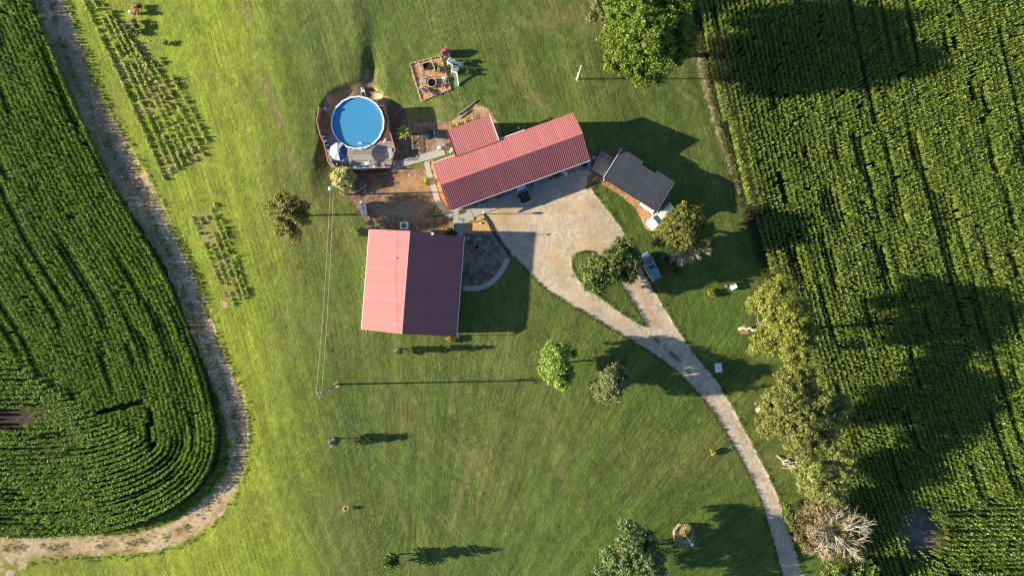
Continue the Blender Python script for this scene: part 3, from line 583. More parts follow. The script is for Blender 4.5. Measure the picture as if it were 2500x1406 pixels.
# ------------------------------------------------------------ pool and deck
M_LINER = mat('blue pool liner', (.14, .55, .95), .6, var=.10, scale=2.0)
M_RAIL = mat('white pool rail', (.74, .78, .84), .35)
def water_mat():
    m = bpy.data.materials.new('pool water'); m.use_nodes = True; nt = m.node_tree; nt.nodes.clear(); o = nt.nodes.new('ShaderNodeOutputMaterial')
    t = nt.nodes.new('ShaderNodeBsdfTransparent'); t.inputs[0].default_value = (.66, .90, 1, 1); gl = nt.nodes.new('ShaderNodeBsdfGlossy'); gl.inputs['Roughness'].default_value = .05
    fr = nt.nodes.new('ShaderNodeFresnel'); fr.inputs[0].default_value = 1.33; mx = nt.nodes.new('ShaderNodeMixShader')
    nz = nt.nodes.new('ShaderNodeTexNoise'); nz.inputs['Scale'].default_value = 1.6; nz.inputs['Detail'].default_value = 3; bp = nt.nodes.new('ShaderNodeBump'); bp.inputs['Distance'].default_value = .006
    tc = nt.nodes.new('ShaderNodeTexCoord'); nt.links.new(tc.outputs['Object'], nz.inputs[0]); nt.links.new(nz.outputs[0], bp.inputs['Height']); nt.links.new(bp.outputs[0], gl.inputs['Normal']); nt.links.new(bp.outputs[0], fr.inputs['Normal'])
    df = nt.nodes.new('ShaderNodeBsdfDiffuse'); df.inputs[0].default_value = (.11, .50, .92, 1); m2 = nt.nodes.new('ShaderNodeMixShader'); m2.inputs[0].default_value = .5
    nt.links.new(t.outputs[0], m2.inputs[1]); nt.links.new(df.outputs[0], m2.inputs[2])
    nt.links.new(fr.outputs[0], mx.inputs[0]); nt.links.new(m2.outputs[0], mx.inputs[1]); nt.links.new(gl.outputs[0], mx.inputs[2]); nt.links.new(mx.outputs[0], o.inputs[0]); return m
zp = -1.15; RIM = zp + 1.40; pc = W(873, 300, RIM); pool = thing('swimming_pool', (pc.x, pc.y, zp), 0, 'round above-ground swimming pool with blue water and white rim', 'pool')
PR = 65 * S * (H - RIM) / H; NS = 18
m = MB(); vs = []; n = 36
for r, z in ((PR - .14, 1.37), (PR - .14, .18), (PR - .6, .06), (.05, .05)): vs += [(r * math.cos(2 * math.pi * j / n), r * math.sin(2 * math.pi * j / n), z) for j in range(n)]
m.add(vs, [(i * n + (j + 1) % n, i * n + j, (i + 1) * n + j, (i + 1) * n + (j + 1) % n) for i in range(3) for j in range(n)] + [tuple(3 * n + j for j in range(n))]).obj('liner', M_LINER, pool)
vs = []
for r, z in ((PR - .10, -.5), (PR - .10, 1.38), (PR - .135, 1.38), (PR - .135, -.5)): vs += [(r * math.cos(2 * math.pi * j / n), r * math.sin(2 * math.pi * j / n), z) for j in range(n)]
MB().add(vs, [(i * n + j, i * n + (j + 1) % n, (i + 1) * n + (j + 1) % n, (i + 1) * n + j) for i in range(3) for j in range(n)]).obj('pool_wall', M_RAIL, pool)
MB().add([((PR - .15) * math.cos(2 * math.pi * j / 48), (PR - .15) * math.sin(2 * math.pi * j / 48), 1.20) for j in range(48)], [tuple(range(48))]).obj('water', water_mat(), pool)
for k in range(NS):
    t0, t1 = 2 * math.pi * (k + .03) / NS + .1, 2 * math.pi * (k + .97) / NS + .1; ri, ro = PR - .19, PR + .05
    P = [(ri * math.cos(t0), ri * math.sin(t0)), (ro * math.cos(t0), ro * math.sin(t0)), (ro * math.cos(t1), ro * math.sin(t1)), (ri * math.cos(t1), ri * math.sin(t1))]
    MB().prism(P, 1.385, 1.44).obj('top_rail', M_RAIL, pool)
    tm = 2 * math.pi * k / NS + .1; MB().box(((PR - .07) * math.cos(tm), (PR - .07) * math.sin(tm), 1.40), (.27, .12, .10), tm, bev=.02).obj('rail_cap', M_WHITE, pool)
M_DECK = [mat('weathered deck board ' + c, col, .85, var=.18, scale=3.0, bump=.004, bscale=30) for c, col in (('grey', (.30, .27, .245)), ('pale', (.37, .335, .29)), ('brown', (.235, .19, .165)))]
M_DREDD = mat('shaded old red boards', (.10, .05, .042), .85, var=.3, scale=5); M_DRED = mat('red brown deck stain', (.20, .075, .065), .75, var=.2, scale=5); M_DRED2 = mat('top lit railing stain', (.42, .24, .20), .8, var=.2, scale=6)  # shade put into the darkest red, top light into the paler railing stain
DZ = RIM - .10
DK = [(783, 266), (777, 300), (785, 332), (796, 356), (804, 396), (814, 411), (860, 414), (955, 411), (957, 391), (967, 369), (955, 328), (950, 296), (943, 262), (926, 262), (873, 300), (812, 270)]
deck = thing('pool_deck', (0, 0, 0), 0, 'weathered plank deck with dark red railing wrapped round the pool', 'deck')
dw = [W(px, py, DZ) for px, py in DK]; bw = .15
def scan(poly, y):
    xs = []
    for i in range(len(poly)):
        a, b = poly[i], poly[(i + 1) % len(poly)]
        if (a.y > y) != (b.y > y): xs.append(a.x + (y - a.y) * (b.x - a.x) / (b.y - a.y))
    return sorted(xs)
ylo, yhi = min(p.y for p in dw), max(p.y for p in dw); k = 0; y = ylo + bw / 2
while y < yhi:
    xs = scan(dw, y); iv = [(xs[i], xs[i + 1]) for i in range(0, len(xs) - 1, 2)]; dyc = abs(y - pc.y)
    if dyc < PR + .12:
        h_ = math.sqrt((PR + .12) ** 2 - dyc ** 2); nv = []
        for a, b in iv:
            if a < pc.x - h_: nv.append((a, min(b, pc.x - h_)))
            if b > pc.x + h_: nv.append((max(a, pc.x + h_), b))
        iv = nv
    if y > W(0, 330, DZ).y: iv = [q_ for q_ in iv if q_[0] > pc.x]
    for a, b in iv:
        cut = W(862, 400, DZ).x   # a seam where the boards of the lower part butt
        parts_ = [(a, b)] if not (a + .6 < cut < b - .6) else [(a, cut), (cut, b)]
        for (a2, b2) in parts_:
            if b2 - a2 < .2: continue
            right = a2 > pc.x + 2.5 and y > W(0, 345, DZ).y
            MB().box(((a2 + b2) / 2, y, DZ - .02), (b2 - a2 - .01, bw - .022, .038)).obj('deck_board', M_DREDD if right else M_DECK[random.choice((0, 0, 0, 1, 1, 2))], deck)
    y += bw; k += 1
rl = [DK[i] for i in (0, 1, 2, 3, 4, 5, 6, 7)]; rr = [DK[i] for i in (8, 9, 10, 11, 12, 13)]
for chain in (rl, rr):
    for i in range(len(chain) - 1):
        a, b = W(*chain[i], DZ), W(*chain[i + 1], DZ); L = (b - a).length; d = (b - a) / L; rz = math.atan2(d.y, d.x); n = max(1, round(L / 1.7)); mid = (a + b) / 2
        for j in range(n + (1 if i == len(chain) - 2 else 0)):
            p = a + d * (L * j / n); MB().box((p.x, p.y, DZ - .05), (.10, .10, 2.1)).obj('post', M_DRED2, deck)
        MB().box((mid.x, mid.y, DZ + .97), (L, .14, .04), rz).obj('top_rail', M_DRED2, deck)
        MB().box((mid.x, mid.y, DZ + .18), (L, .05, .06), rz).obj('bottom_rail', M_DRED, deck)
        if chain is rr and i > 1:
            sh = 2.1; nb = int(L / .155)
            for j in range(nb): p = a + d * (L * (j + .5) / nb); MB().box((p.x, p.y, DZ + sh / 2 - .02), (.143, .025, sh), rz).obj('fence_board', M_DRED, deck)
            continue
        m = MB(); nb = max(2, int(L / .13))
        for j in range(nb): p = a + d * (L * (j + .5) / nb); m.box((p.x, p.y, DZ + .55), (.122 if p.x < pc.x - 3 else .05, .035, .74), rz)  # left balusters widened to near solid so they shade the deck
        o = m.obj('balusters', M_DRED, deck); o['kind'] = 'stuff'
        MB().box((mid.x, mid.y, DZ - .55), (L - .02, .04, .95), rz).obj('skirt', M_DRED, deck)
for j in range(2): p = W(961 + j * 5, 400, DZ - .2 * (j + 1)); MB().box((p.x, p.y, p.z - .15), (.34, 1.1, .3), .1).obj('step', M_DECK[0], deck)
# pool ladder
ld_ = thing('pool_ladder', (pc.x, pc.y, zp), 0, 'white steep pool ladder hooked over the lower rim', 'ladder')
lp = W(879, 361, RIM) - pc
for s_ in (-.32, .32):
    MB().tube([(lp.x + s_, lp.y - .25, DZ - zp), (lp.x + s_, lp.y - .22, 2.25), (lp.x + s_ * .95, lp.y + .15, 2.4), (lp.x + s_ * .9, lp.y + .75, 1.5), (lp.x + s_ * .9, lp.y + .95, .3)], .035, 8).obj('side_rail', M_WHITE, ld_, smooth=True)
for z_ in (.35, .65, .95, 1.25): MB().box((lp.x, lp.y + .92 - (z_ - .3) * .16, z_), (.56, .22, .04)).obj('step', M_WHITE, ld_)
MB().box((lp.x, lp.y - .22, 1.5), (.6, .25, .04)).obj('step', M_WHITE, ld_)
# outdoor A-frame ladder and filter on the far side
b0 = G(890, 229); al = thing('ladder', b0, .25, 'grey-white ladder leaning at the back of the pool', 'ladder')
for s_ in (-.28, .28): MB().tube([(s_, .55, 0), (s_, -.15, 1.6), (s_, -.45, 1.75), (s_, -.95, 1.15)], .035, 6).obj('side_rail', M_WHITE, al)
for k in range(5): MB().box((0, .50 - k * .14, .25 + k * .3), (.56, .16, .04)).obj('step', M_WHITE, al)
MB().box((0, .6, .45), (.5, .4, .9), bev=.06).obj('landing', M_GREY, al)
fp = G(921, 252); ft = thing('filter_tank', fp, 0, 'round white pool filter beside the upper right rim', 'filter')
MB().lathe([(.22, 0), (.25, .1), (.25, .75), (.18, .92), (.05, .95)], 12).obj('tank', M_WHITE, ft, smooth=True); MB().lathe([(.07, .95), (.07, 1.1)], 8).obj('valve', M_DARK, ft); MB().tube([(.25, 0, .3), (.5, -.3, .3)], .03).obj('hose', M_GREY, ft)
# ------------------------------------------------------------ plants
rng = np.random.RandomState(11)
def leaf_mat(name, col, transl=.35, rough=.5): return mat(name, col, rough, vcol=True, transl=transl, spec=.35)
def leaves(name, centers, normals, size, cols, elong=1.6, curl=.15, parent=None, m=None):
    n = len(centers); nrm = normals / np.maximum(np.linalg.norm(normals, axis=1, keepdims=True), 1e-6)
    r = rng.randn(n, 3); t = np.cross(nrm, r); t /= np.maximum(np.linalg.norm(t, axis=1, keepdims=True), 1e-6); b = np.cross(nrm, t)
    s = size[:, None] if np.ndim(size) else size
    a = t * s * elong / 2; w = b * s / 2
    v = np.stack([centers - a, centers + w - nrm * s * curl, centers + a, centers - w - nrm * s * curl * .3], 1).reshape(-1, 3)
    q = np.arange(n * 4).reshape(-1, 4); return link(name, np_mesh(name, v, q, np.repeat(cols, 4, 0)), m, parent)
M_BARK = mat('pale bark', (.25, .215, .175), .9, var=.25, scale=3, bump=.02, bscale=9); M_BARKD = mat('brown bark', (.16, .12, .09), .9, var=.25, scale=4, bump=.02, bscale=9)
def limb(m, a, b, r0, r1, sag=.0, n=5, sides=6):
    pts = []; rr = []; a = Vector(a); b = Vector(b); L = (b - a).length
    for i in range(n + 1):
        f = i / n; p = a.lerp(b, f); w = math.sin(f * math.pi) * L * .06
        p += Vector((random.uniform(-1, 1) * w, random.uniform(-1, 1) * w, w * .8 - sag * f * f)); pts.append(p); rr.append(r0 + (r1 - r0) * f)
    m.tube(pts, rr, sides); return pts
def tree(name, label, base, lobes, col, size=.26, dens=1.0, var=.25, bark=None, tr=.28, group=None, clump=.5, flat=.6, transl=.3, two=None, cat='tree', hollow=.62, forks=True):
    """lobes: (px, py, height of lobe centre over ground, radius, vertical radius)"""
    b = G(*base); o = thing(name, b, 0, label, cat, group); LB = []
    for (px, py, hz, r, rz) in lobes:
        p = W(px, py, b.z + hz); LB.append((np.array(p) - np.array(b), r, rz))
    cen, nor, cl = [], [], []
    for li, (c, r, rz) in enumerate(LB):
        area = 4 * math.pi * r * (r + 2 * rz) / 3; nc = int(area / (clump * clump) * .62 * dens) + 4
        d = rng.randn(nc, 3); d /= np.linalg.norm(d, axis=1, keepdims=True)
        lowkeep = d[:, 2] > -.75; d = d[lowkeep]; nc = len(d)
        th = np.arctan2(d[:, 1], d[:, 0]); ph = d[:, 2]
        rad = (.80 + .22 * np.sin(th * 3 + li * 1.7) * np.cos(ph * 4 + li) + .16 * np.sin(th * 7 + li * 3)) * (1 - .42 * rng.rand(nc) ** 2)
        cc = c + d * rad[:, None] * np.array([r, r, rz])
        k = int(max(5, 16 * (clump / .5) ** 2 * (.26 / size) ** 2 * .9))
        tint = 1 + var * (rng.rand(nc) * 2 - 1); warm = rng.rand(nc)
        base_c = np.array(col)[None] * tint[:, None]
        if two is not None: base_c = base_c * (1 - (warm > .6)[:, None] * .8) + np.array(two)[None] * ((warm > .6)[:, None] * .8)
        off = rng.randn(nc, k, 3) * clump * .42 * np.array([1, 1, .7])
        P = cc[:, None] + off; N = d[:, None] * .55 + np.array([0, 0, flat]) + rng.randn(nc, k, 3) * .75
        cen.append(P.reshape(-1, 3)); nor.append(N.reshape(-1, 3)); cl.append((base_c[:, None] * (1 + .22 * rng.randn(nc, k, 1))).reshape(-1, 3))
    cen = np.concatenate(cen); nor = np.concatenate(nor); cl = np.clip(np.concatenate(cl), .004, .9)
    keep = cen[:, 2] > .15; cen, nor, cl = cen[keep], nor[keep], cl[keep]
    leaves('crown', cen, nor, size * (.7 + .6 * rng.rand(len(cen))), cl, parent=o, m=leaf_mat('foliage', (1, 1, 1), transl))
    m = MB(); top = sum((Vector(c) for c, r, rz in LB), Vector()) / len(LB); hb = max(.4, min(c[2] - rz for c, r, rz in LB) + .5)
    fork = Vector((top.x * .35, top.y * .35, max(hb, top.z * .35)))
    tp_ = [Vector((0, 0, -.4)), Vector((0, 0, .2))] + [fork * f + Vector((random.uniform(-1, 1), random.uniform(-1, 1), 0)) * tr * .9 for f in (.2, .36, .52, .68, .84)] + [fork]
    m.tube(tp_, [tr * 1.9, tr * 1.35] + [tr * random.uniform(.85, 1.15) * (1.08 - .2 * q) for q in range(0, 1)] + [tr * random.uniform(.8, 1.1) for q in range(4)] + [tr * .8], 7)
    if forks:
        for c, r, rz in LB:
            e = Vector(c); pts = limb(m, fork, e, tr * .6, tr * .22)
            for _ in range(4):
                dd = Vector(rng.randn(3)); dd.normalize(); s_ = pts[random.randint(2, 4)]; limb(m, s_, e + Vector((dd.x * r, dd.y * r, dd.z * rz)) * .8, tr * .25, tr * .06, n=4, sides=4)
    m.obj('trunk', bark or M_BARK, o); return o
LIME = (.155, .245, .022); YEL = (.20, .235, .030); OLV = (.115, .135, .022); DKG = (.060, .100, .020); GRY = (.155, .185, .070)
tree('maple_tree', 'huge bright green tree at the top edge beside the right cornfield', (1545, 130), [(1560, 60, 9.72, 5.2, 4.6), (1640, 60, 9.72, 3.6, 4.6), (1540, 120, 9.18, 3.9, 3.9), (1600, 140, 9.72, 3.6, 4.2), (1550, 10, 10.8, 4.4, 4.6), (1630, 0, 9.72, 4.0, 4.6), (1585, 80, 13.61, 4.0, 3.6), (1565, 175, 8.21, 2.2, 2.6), (1500, 90, 7.56, 2.2, 2.6), (1500, 150, 7.02, 1.7, 2.0), (1655, 110, 8.86, 2.8, 3.8)],
     (.125, .195, .022), .23, 1.15, .38, M_BARKD, .42, clump=.58, two=(.20, .255, .035))
tree('tree', 'pale grey-green tree cut by the top edge left of the huge tree', (1470, 12), [(1465, 8, 4.5, 1.7, 2.2), (1475, 35, 4.4, 1.2, 1.6), (1446, 42, 3.8, .85, 1.2), (1488, -10, 5, 1.9, 2.2)], (.20, .215, .085), .22, .9, .2, clump=.42)
tree('tree', 'bright lime tree on the lower lawn left of the driveway fork', (1350, 885), [(1358, 870, 4.6, 2.2, 2.3), (1352, 905, 4.2, 2.0, 2.0), (1372, 930, 3.6, 1.5, 1.7), (1340, 895, 3.8, 1.7, 1.7), (1378, 848, 4.2, 1.0, 1.2), (1362, 890, 6.2, 1.6, 1.5), (1400, 862, 3.4, .55, .7), (1345, 845, 4.4, .9, 1.0), (1385, 905, 3.4, 1.2, 1.6)],
     (.27, .37, .07), .20, 1.15, .2, clump=.42, tr=.17)
tree('tree', 'dusty grey-green tree right of the bright lime tree', (1478, 925), [(1482, 958, 5.0, 1.5, 2.2), (1470, 965, 4.2, 1.3, 1.7), (1502, 950, 4.6, 1.5, 2.2), (1488, 925, 5.6, 1.7, 2.4), (1520, 925, 5.0, 1.5, 2.0), (1455, 942, 3.6, 1.0, 1.2), (1500, 905, 4.4, 1.5, 1.8)],
     (.21, .245, .095), .17, .95, .25, clump=.40, tr=.15)
tree('tree', 'tall dark tree above the turning island beside the blue-roofed car', (1500, 640), [(1515, 625, 5.2, 2.3, 2.8), (1540, 640, 4.6, 1.9, 2.6), (1500, 650, 4.8, 1.9, 2.6), (1520, 605, 4.6, 1.7, 2.0), (1535, 670, 4.2, 1.6, 2.2), (1490, 672, 4.6, 1.7, 2.2)],
     (.105, .140, .032), .20, 1.0, .3, M_BARKD, .22, clump=.40, two=(.17, .20, .06))
tree('tree', 'paler green tree leaning over the red wagon on the island', (1450, 660), [(1450, 668, 4.4, 1.9, 2.2), (1440, 690, 3.6, 1.3, 1.6), (1462, 700, 3.6, 1.4, 1.6), (1432, 660, 3.4, 1.0, 1.4), (1470, 650, 4.6, 1.4, 1.9), (1450, 640, 3.8, 1.0, 1.3)],
     (.15, .205, .050), .22, 1.1, .22, clump=.40, tr=.18)
tree('tree', 'round olive tree half hiding the white car by the shed', (1640, 570), [(1700, 580, 4.8, 2.2, 2.2), (1665, 550, 5.4, 2.9, 2.5), (1635, 560, 4.8, 1.9, 2.0), (1690, 545, 5.2, 1.9, 2.2), (1640, 585, 4.4, 1.7, 1.9), (1670, 590, 4.8, 1.7, 2.0), (1660, 525, 5.0, 1.6, 1.7), (1725, 560, 4.8, 1.3, 1.8), (1680, 570, 6.6, 1.7, 1.4), (1695, 520, 4.2, 1.2, 1.6), (1608, 585, 3.8, 1.1, 1.3)],
     (.175, .195, .040), .18, 1.1, .28, M_BARKD, .26, clump=.40)
tree('tree', 'loose brown-olive tree on the left lawn between garden and pole', (715, 525), [(705, 522, 5.6, 2.4, 2.0), (690, 490, 5.7, 1.6, 1.6), (710, 505, 6.1, 1.8, 1.8), (670, 505, 5.1, 1.2, 1.4), (735, 530, 5.5, 1.5, 1.7), (700, 545, 5.5, 1.6, 1.7), (715, 570, 4.9, 1.3, 1.4), (695, 525, 6.5, 1.3, 1.3), (740, 505, 5.1, 1.0, 1.3), (682, 565, 4.3, 0.9, 1.0)],
     (.31, .29, .065), .15, .90, .35, M_BARKD, .14, clump=.36, two=(.11, .12, .03))
tree('tall_tree', 'tallest tree of the right row with a pale bare trunk foot', (1806, 803), [(1905, 760, 12.52, 3.4, 3.06), (1902, 795, 10.12, 2.4, 2.52), (1880, 730, 11.08, 2.4, 2.34), (1925, 800, 12.52, 3.0, 3.06), (1870, 830, 10.12, 2.4, 2.34), (1930, 840, 11.56, 2.9, 2.88), (1955, 770, 12.04, 2.2, 2.7), (1900, 700, 10.12, 1.6, 1.98), (1845, 742, 9.16, 1.6, 1.8), (1945, 885, 10.6, 2.3, 2.52), (1975, 820, 11.08, 2.0, 2.52), (1838, 855, 7.24, 0.8, 0.9)],
     (.25, .28, .050), .17, .74, .22, clump=.42, tr=.24, group='row of tall trees along the right cornfield')
tree('tall_tree', 'wide dusty green tree in the middle of the right row', (1852, 1000), [(1925, 975, 10.9, 3.2, 3.06), (1900, 1030, 9.49, 2.6, 2.52), (1955, 1040, 10.9, 3.2, 3.06), (1990, 980, 10.43, 2.7, 2.88), (1880, 990, 8.54, 2.0, 1.98), (2020, 1030, 9.49, 2.6, 2.7), (1960, 1090, 9.49, 2.5, 2.52), (1930, 930, 9.96, 2.4, 2.34), (2050, 990, 8.54, 1.9, 2.34), (1870, 1040, 7.6, 1.7, 1.71), (2010, 1080, 9.49, 2.3, 2.34), (1965, 920, 9.49, 1.8, 2.07)],
     (.21, .235, .062), .17, .72, .25, clump=.42, tr=.36, two=(.24, .26, .07), group='row of tall trees along the right cornfield')
tree('tall_tree', 'light green feathery tree below the middle of the right row', (1915, 1130), [(1990, 1150, 7.5, 2.1, 2.3), (2010, 1190, 7, 2.0, 2.2), (1975, 1185, 6.5, 1.7, 1.9), (2045, 1180, 6.5, 1.6, 2.0), (2060, 1120, 7, 1.4, 1.8), (2040, 1215, 5.5, 1.4, 1.6), (1960, 1150, 6, 1.5, 1.7), (2075, 1140, 6, 1.2, 1.6)],
     (.26, .30, .085), .17, .8, .2, clump=.42, tr=.26, group='row of tall trees along the right cornfield')
tree('tree', 'half bare brownish tree left of the dead tree near the drive', (1935, 1310), [(1962, 1265, 4, 1.4, 1.6), (1955, 1310, 4, 1.3, 1.6), (1975, 1240, 3.8, 1.2, 1.4), (1968, 1335, 3.4, 1.0, 1.2)], (.165, .140, .060), .18, .6, .25, clump=.40, tr=.14)
tree('shrub', 'green shrub squeezed between the drive and the brown trees', (1918, 1262), [(1928, 1262, 1.7, 1.2, 1.2), (1922, 1240, 1.4, .9, 1.0), (1935, 1280, 1.3, .9, .9)], (.14, .18, .045), .18, 1, .2, clump=.36, tr=.07, cat='bush')
tree('tree', 'bright green treetop at the bottom edge beside the dead tree', (2020, 1400), [(2035, 1385, 4, 1.1, 1.6), (2048, 1402, 4, 1.3, 1.6), (2022, 1405, 3.4, 1.2, 1.4)], (.16, .215, .040), .22, 1, .2, clump=.38, tr=.12)
tree('tree', 'bright green treetop at the bottom edge against the cornfield', (2085, 1402), [(2090, 1395, 4, 1.4, 1.6), (2125, 1392, 4, 1.3, 1.5), (2075, 1412, 3.4, 1.2, 1.4), (2110, 1415, 3.4, 1.4, 1.4)], (.17, .22, .038), .22, 1, .2, clump=.38, tr=.13)
tree('tree', 'airy sage green tree cut by the bottom edge of the lawn', (1540, 1330), [(1540, 1330, 6, 2.3, 2.6), (1510, 1370, 5.5, 2.2, 2.4), (1570, 1370, 6, 2.4, 2.6), (1545, 1290, 5, 1.3, 1.7), (1600, 1350, 5, 1.8, 2.2), (1535, 1400, 6, 2.4, 2.6), (1600, 1400, 5.5, 2.2, 2.4), (1480, 1355, 4.4, 1.2, 1.6), (1525, 1280, 5, 1.0, 1.2), (1475, 1400, 4.6, 1.6, 1.8), (1585, 1310, 4.4, 1.3, 1.7), (1560, 1450, 5.5, 2.6, 2.4)],
     (.18, .235, .085), .20, .75, .22, clump=.44, tr=.24, bark=M_BARK)
GP = 'young trees standing alone on the lower lawn'
tree('sapling', 'slim grey-green sapling just below the square garage', (980, 852), [(974, 856, 2.0, .55, 1.3), (973, 857, 3.4, .5, 1.1), (972, 856, 1.1, .7, .7), (972, 857, 4.3, .3, .6)], (.17, .20, .075), .16, 1, .2, clump=.26, tr=.06, group=GP, forks=False)
tree('sapling', 'white-speckled magnolia-like sapling on the left of the lower lawn', (824, 1070), [(815, 1077, 1.6, .95, .9), (813, 1079, 2.5, .8, .9), (811, 1080, 3.2, .45, .5)], (.125, .135, .055), .20, .8, .3, clump=.3, tr=.07, group=GP, forks=False, two=(.42, .40, .33))
tree('sapling', 'dark leafy sapling near the bottom edge with a long arrow-shaped shadow', (972, 1352), [(955, 1366, 2.2, 1.15, 1.2), (950, 1370, 3.6, .95, 1.2), (946, 1374, 4.6, .55, .8), (960, 1372, 1.5, 1.0, .8)], (.080, .115, .026), .22, .9, .3, clump=.34, tr=.10, group=GP, forks=False, two=(.17, .21, .05))
tree('sapling', 'tiny twig sapling in a ring of dead grass', (845, 1241), [(843, 1241, .55, .22, .38)], (.13, .12, .06), .09, 1, .2, clump=.15, tr=.02, group=GP, forks=False)
tree('bush', 'round pale variegated bush with cream leaves at the deck corner', (843, 436), [(838, 438, 1.4, 2.0, 1.3), (826, 432, 1.3, 1.1, 1.0), (846, 445, 1.3, 1.1, 1.0), (834, 440, 2.1, 1.1, .7), (836, 420, 1.2, 1.1, .9)], (.62, .62, .27), .20, 2.0, .15, clump=.34, tr=.09, transl=.3, two=(.36, .42, .12), cat='bush')
tree('bush', 'low yellow-green bush beside the white crate on the right lawn', (1738, 713), [(1736, 714, .45, .6, .45), (1741, 718, .4, .4, .35)], (.26, .27, .04), .12, 1.2, .2, clump=.22, tr=.04, cat='bush')
tree('bush', 'yellow-flowered bush at the upper bend of the gable walk', (1042, 442), [(1042, 441, .4, .45, .4), (1038, 447, .35, .35, .3)], (.22, .25, .03), .12, 1.2, .2, clump=.2, tr=.03, two=(.70, .62, .03), cat='bush')
tree('bush', 'two-lobed yellow-flowered bush at the lower bend of the walk', (1067, 519), [(1064, 521, .35, .38, .32), (1073, 519, .35, .34, .32), (1060, 512, .3, .35, .25)], (.11, .15, .03), .12, 1.2, .2, clump=.2, tr=.03, two=(.72, .62, .03), cat='bush')
tree('bush', 'dark green bush at the upper right corner of the garage', (1100, 566), [(1098, 566, .6, .7, .6), (1106, 571, .5, .5, .5)], (.05, .085, .018), .15, 1.2, .2, clump=.24, tr=.04, cat='bush')
tree('bush', 'red and yellow-green shrub at the lower right end of the garage', (1098, 822), [(1108, 829, .5, .5, .5), (1100, 826, .6, .5, .5)], (.30, .34, .03), .13, 1.2, .2, clump=.2, tr=.03, two=(.25, .12, .06), cat='bush')
tree('bush', 'light green bushy clump on the left wall of the garage', (889, 672), [(889, 655, .5, .35, .5), (889, 675, .6, .35, .5), (887, 695, .4, .3, .4)], (.24, .30, .04), .15, 1.1, .2, clump=.22, tr=.03, cat='bush')
tree('bush', 'yellowing flower clump along the back eave of the wing', (1125, 308), [(1104, 312, .4, .5, .35), (1120, 306, .4, .55, .35), (1140, 300, .35, .5, .3), (1155, 295, .3, .45, .28)], (.42, .32, .04), .14, 1, .25, clump=.22, tr=.03, cat='bush')
tree('bush', 'fresh lime plant in the fire pit corner', (1070, 171), [(1071, 168, .5, .22, .3), (1072, 174, .45, .22, .3)], (.28, .50, .03), .14, 1.2, .15, clump=.16, tr=.02, cat='plant')
tree('bush', 'small dark scrubby bush under the leaning tree by the drive', (1635, 655), [(1640, 640, .8, .9, .7), (1655, 660, .7, .8, .6), (1628, 632, .6, .6, .5)], (.06, .075, .022), .16, .7, .3, clump=.3, tr=.04, cat='bush')
# banana-like plant: each big leaf a part
bp_ = thing('banana_plant', G(992, 328), 0, 'broad-leaved tropical plant glowing yellow-green between pool and patio', 'plant'); M_BAN = mat('banana leaf', (.27, .34, .045), .45, var=.25, scale=2, transl=.35)
MB().lathe([(.16, -.2), (.13, .6), (.08, 1.5)], 8).obj('stem', M_BARKD, bp_)
for k in range(22):
    a = k * 2.4; L = random.uniform(.8, 1.55); rs = random.uniform(.35, 1.0); z0 = random.uniform(.9, 1.6); vs = []; w = random.uniform(.12, .2)
    for i in range(6):
        f = i / 5; r = f * L * .95; z = z0 + rs * math.sin(f * 2.1) - .25 * f * f; ww = w * math.sin(max(.06, f * .93) * math.pi) ** .7
        c, s_ = math.cos(a), math.sin(a); vs += [(c * r - s_ * ww, s_ * r + c * ww, z + ww * .25), (c * r, s_ * r, z - ww * .1), (c * r + s_ * ww, s_ * r - c * ww, z + ww * .25)]
    MB().add(vs, [(i * 3 + j, i * 3 + j + 1, i * 3 + j + 4, i * 3 + j + 3) for i in range(5) for j in range(2)]).obj('leaf', M_BAN, bp_)
# dead trees: bare branches
M_DEADW = mat('bleached dead wood', (.46, .41, .34), .9, var=.2, scale=3)
def branches(m, p, d, L, r, depth, spread, upb=.15):
    q = p + d * L; mid = p.lerp(q, .5) + Vector(rng.randn(3)) * L * .06; m.tube([p, mid, q], [r, r * .8, r * .62], 4 if depth < 3 else 5, cap=False)
    if depth == 0: return
    for _ in range(3 if depth > 1 else 4):
        nd = (d + Vector(rng.randn(3)) * spread + Vector((0, 0, upb))).normalized(); branches(m, q if random.random() < .7 else mid, nd, L * random.uniform(.62, .9), r * .58, depth - 1, spread, upb)
db = G(1985, 1300); dt = thing('dead_tree', db, 0, 'dead brown tree with pale bare branches at lower right', 'tree')
m = MB(); tp = Vector(W(2030, 1290, db.z + 5)) - db; m.tube([Vector((0, 0, -.3)), tp * .45, tp], [.3, .24, .17], 8)
for k in range(9):
    a = k * .72; d = Vector((math.cos(a), math.sin(a), random.uniform(.1, .9))).normalized(); branches(m, tp.lerp(Vector((0, 0, 0)), random.uniform(0, .3)), d, random.uniform(1.4, 2.0), .13, 4, .42)
m.obj('trunk', M_DEADW, dt)
cen = []; 
for (px, py, hz, r, n_) in [(2012, 1238, 5, 2.2, 1500), (2062, 1305, 4.6, 1.7, 900), (1995, 1300, 5, 1.9, 900), (2018, 1340, 4.2, 1.7, 1500), (2055, 1262, 5, 1.7, 900), (1985, 1252, 4.6, 1.6, 1100), (1990, 1222, 4.2, 1.2, 700), (2075, 1285, 4.0, 1.0, 400), (1975, 1335, 3.6, 1.1, 500)]:
    c = np.array(W(px, py, db.z + hz) - db); d = rng.randn(n_, 3); d /= np.linalg.norm(d, axis=1, keepdims=True); cen.append(c + d * (r * (.55 + .5 * rng.rand(n_)))[:, None] * np.array([1, 1, .8]))
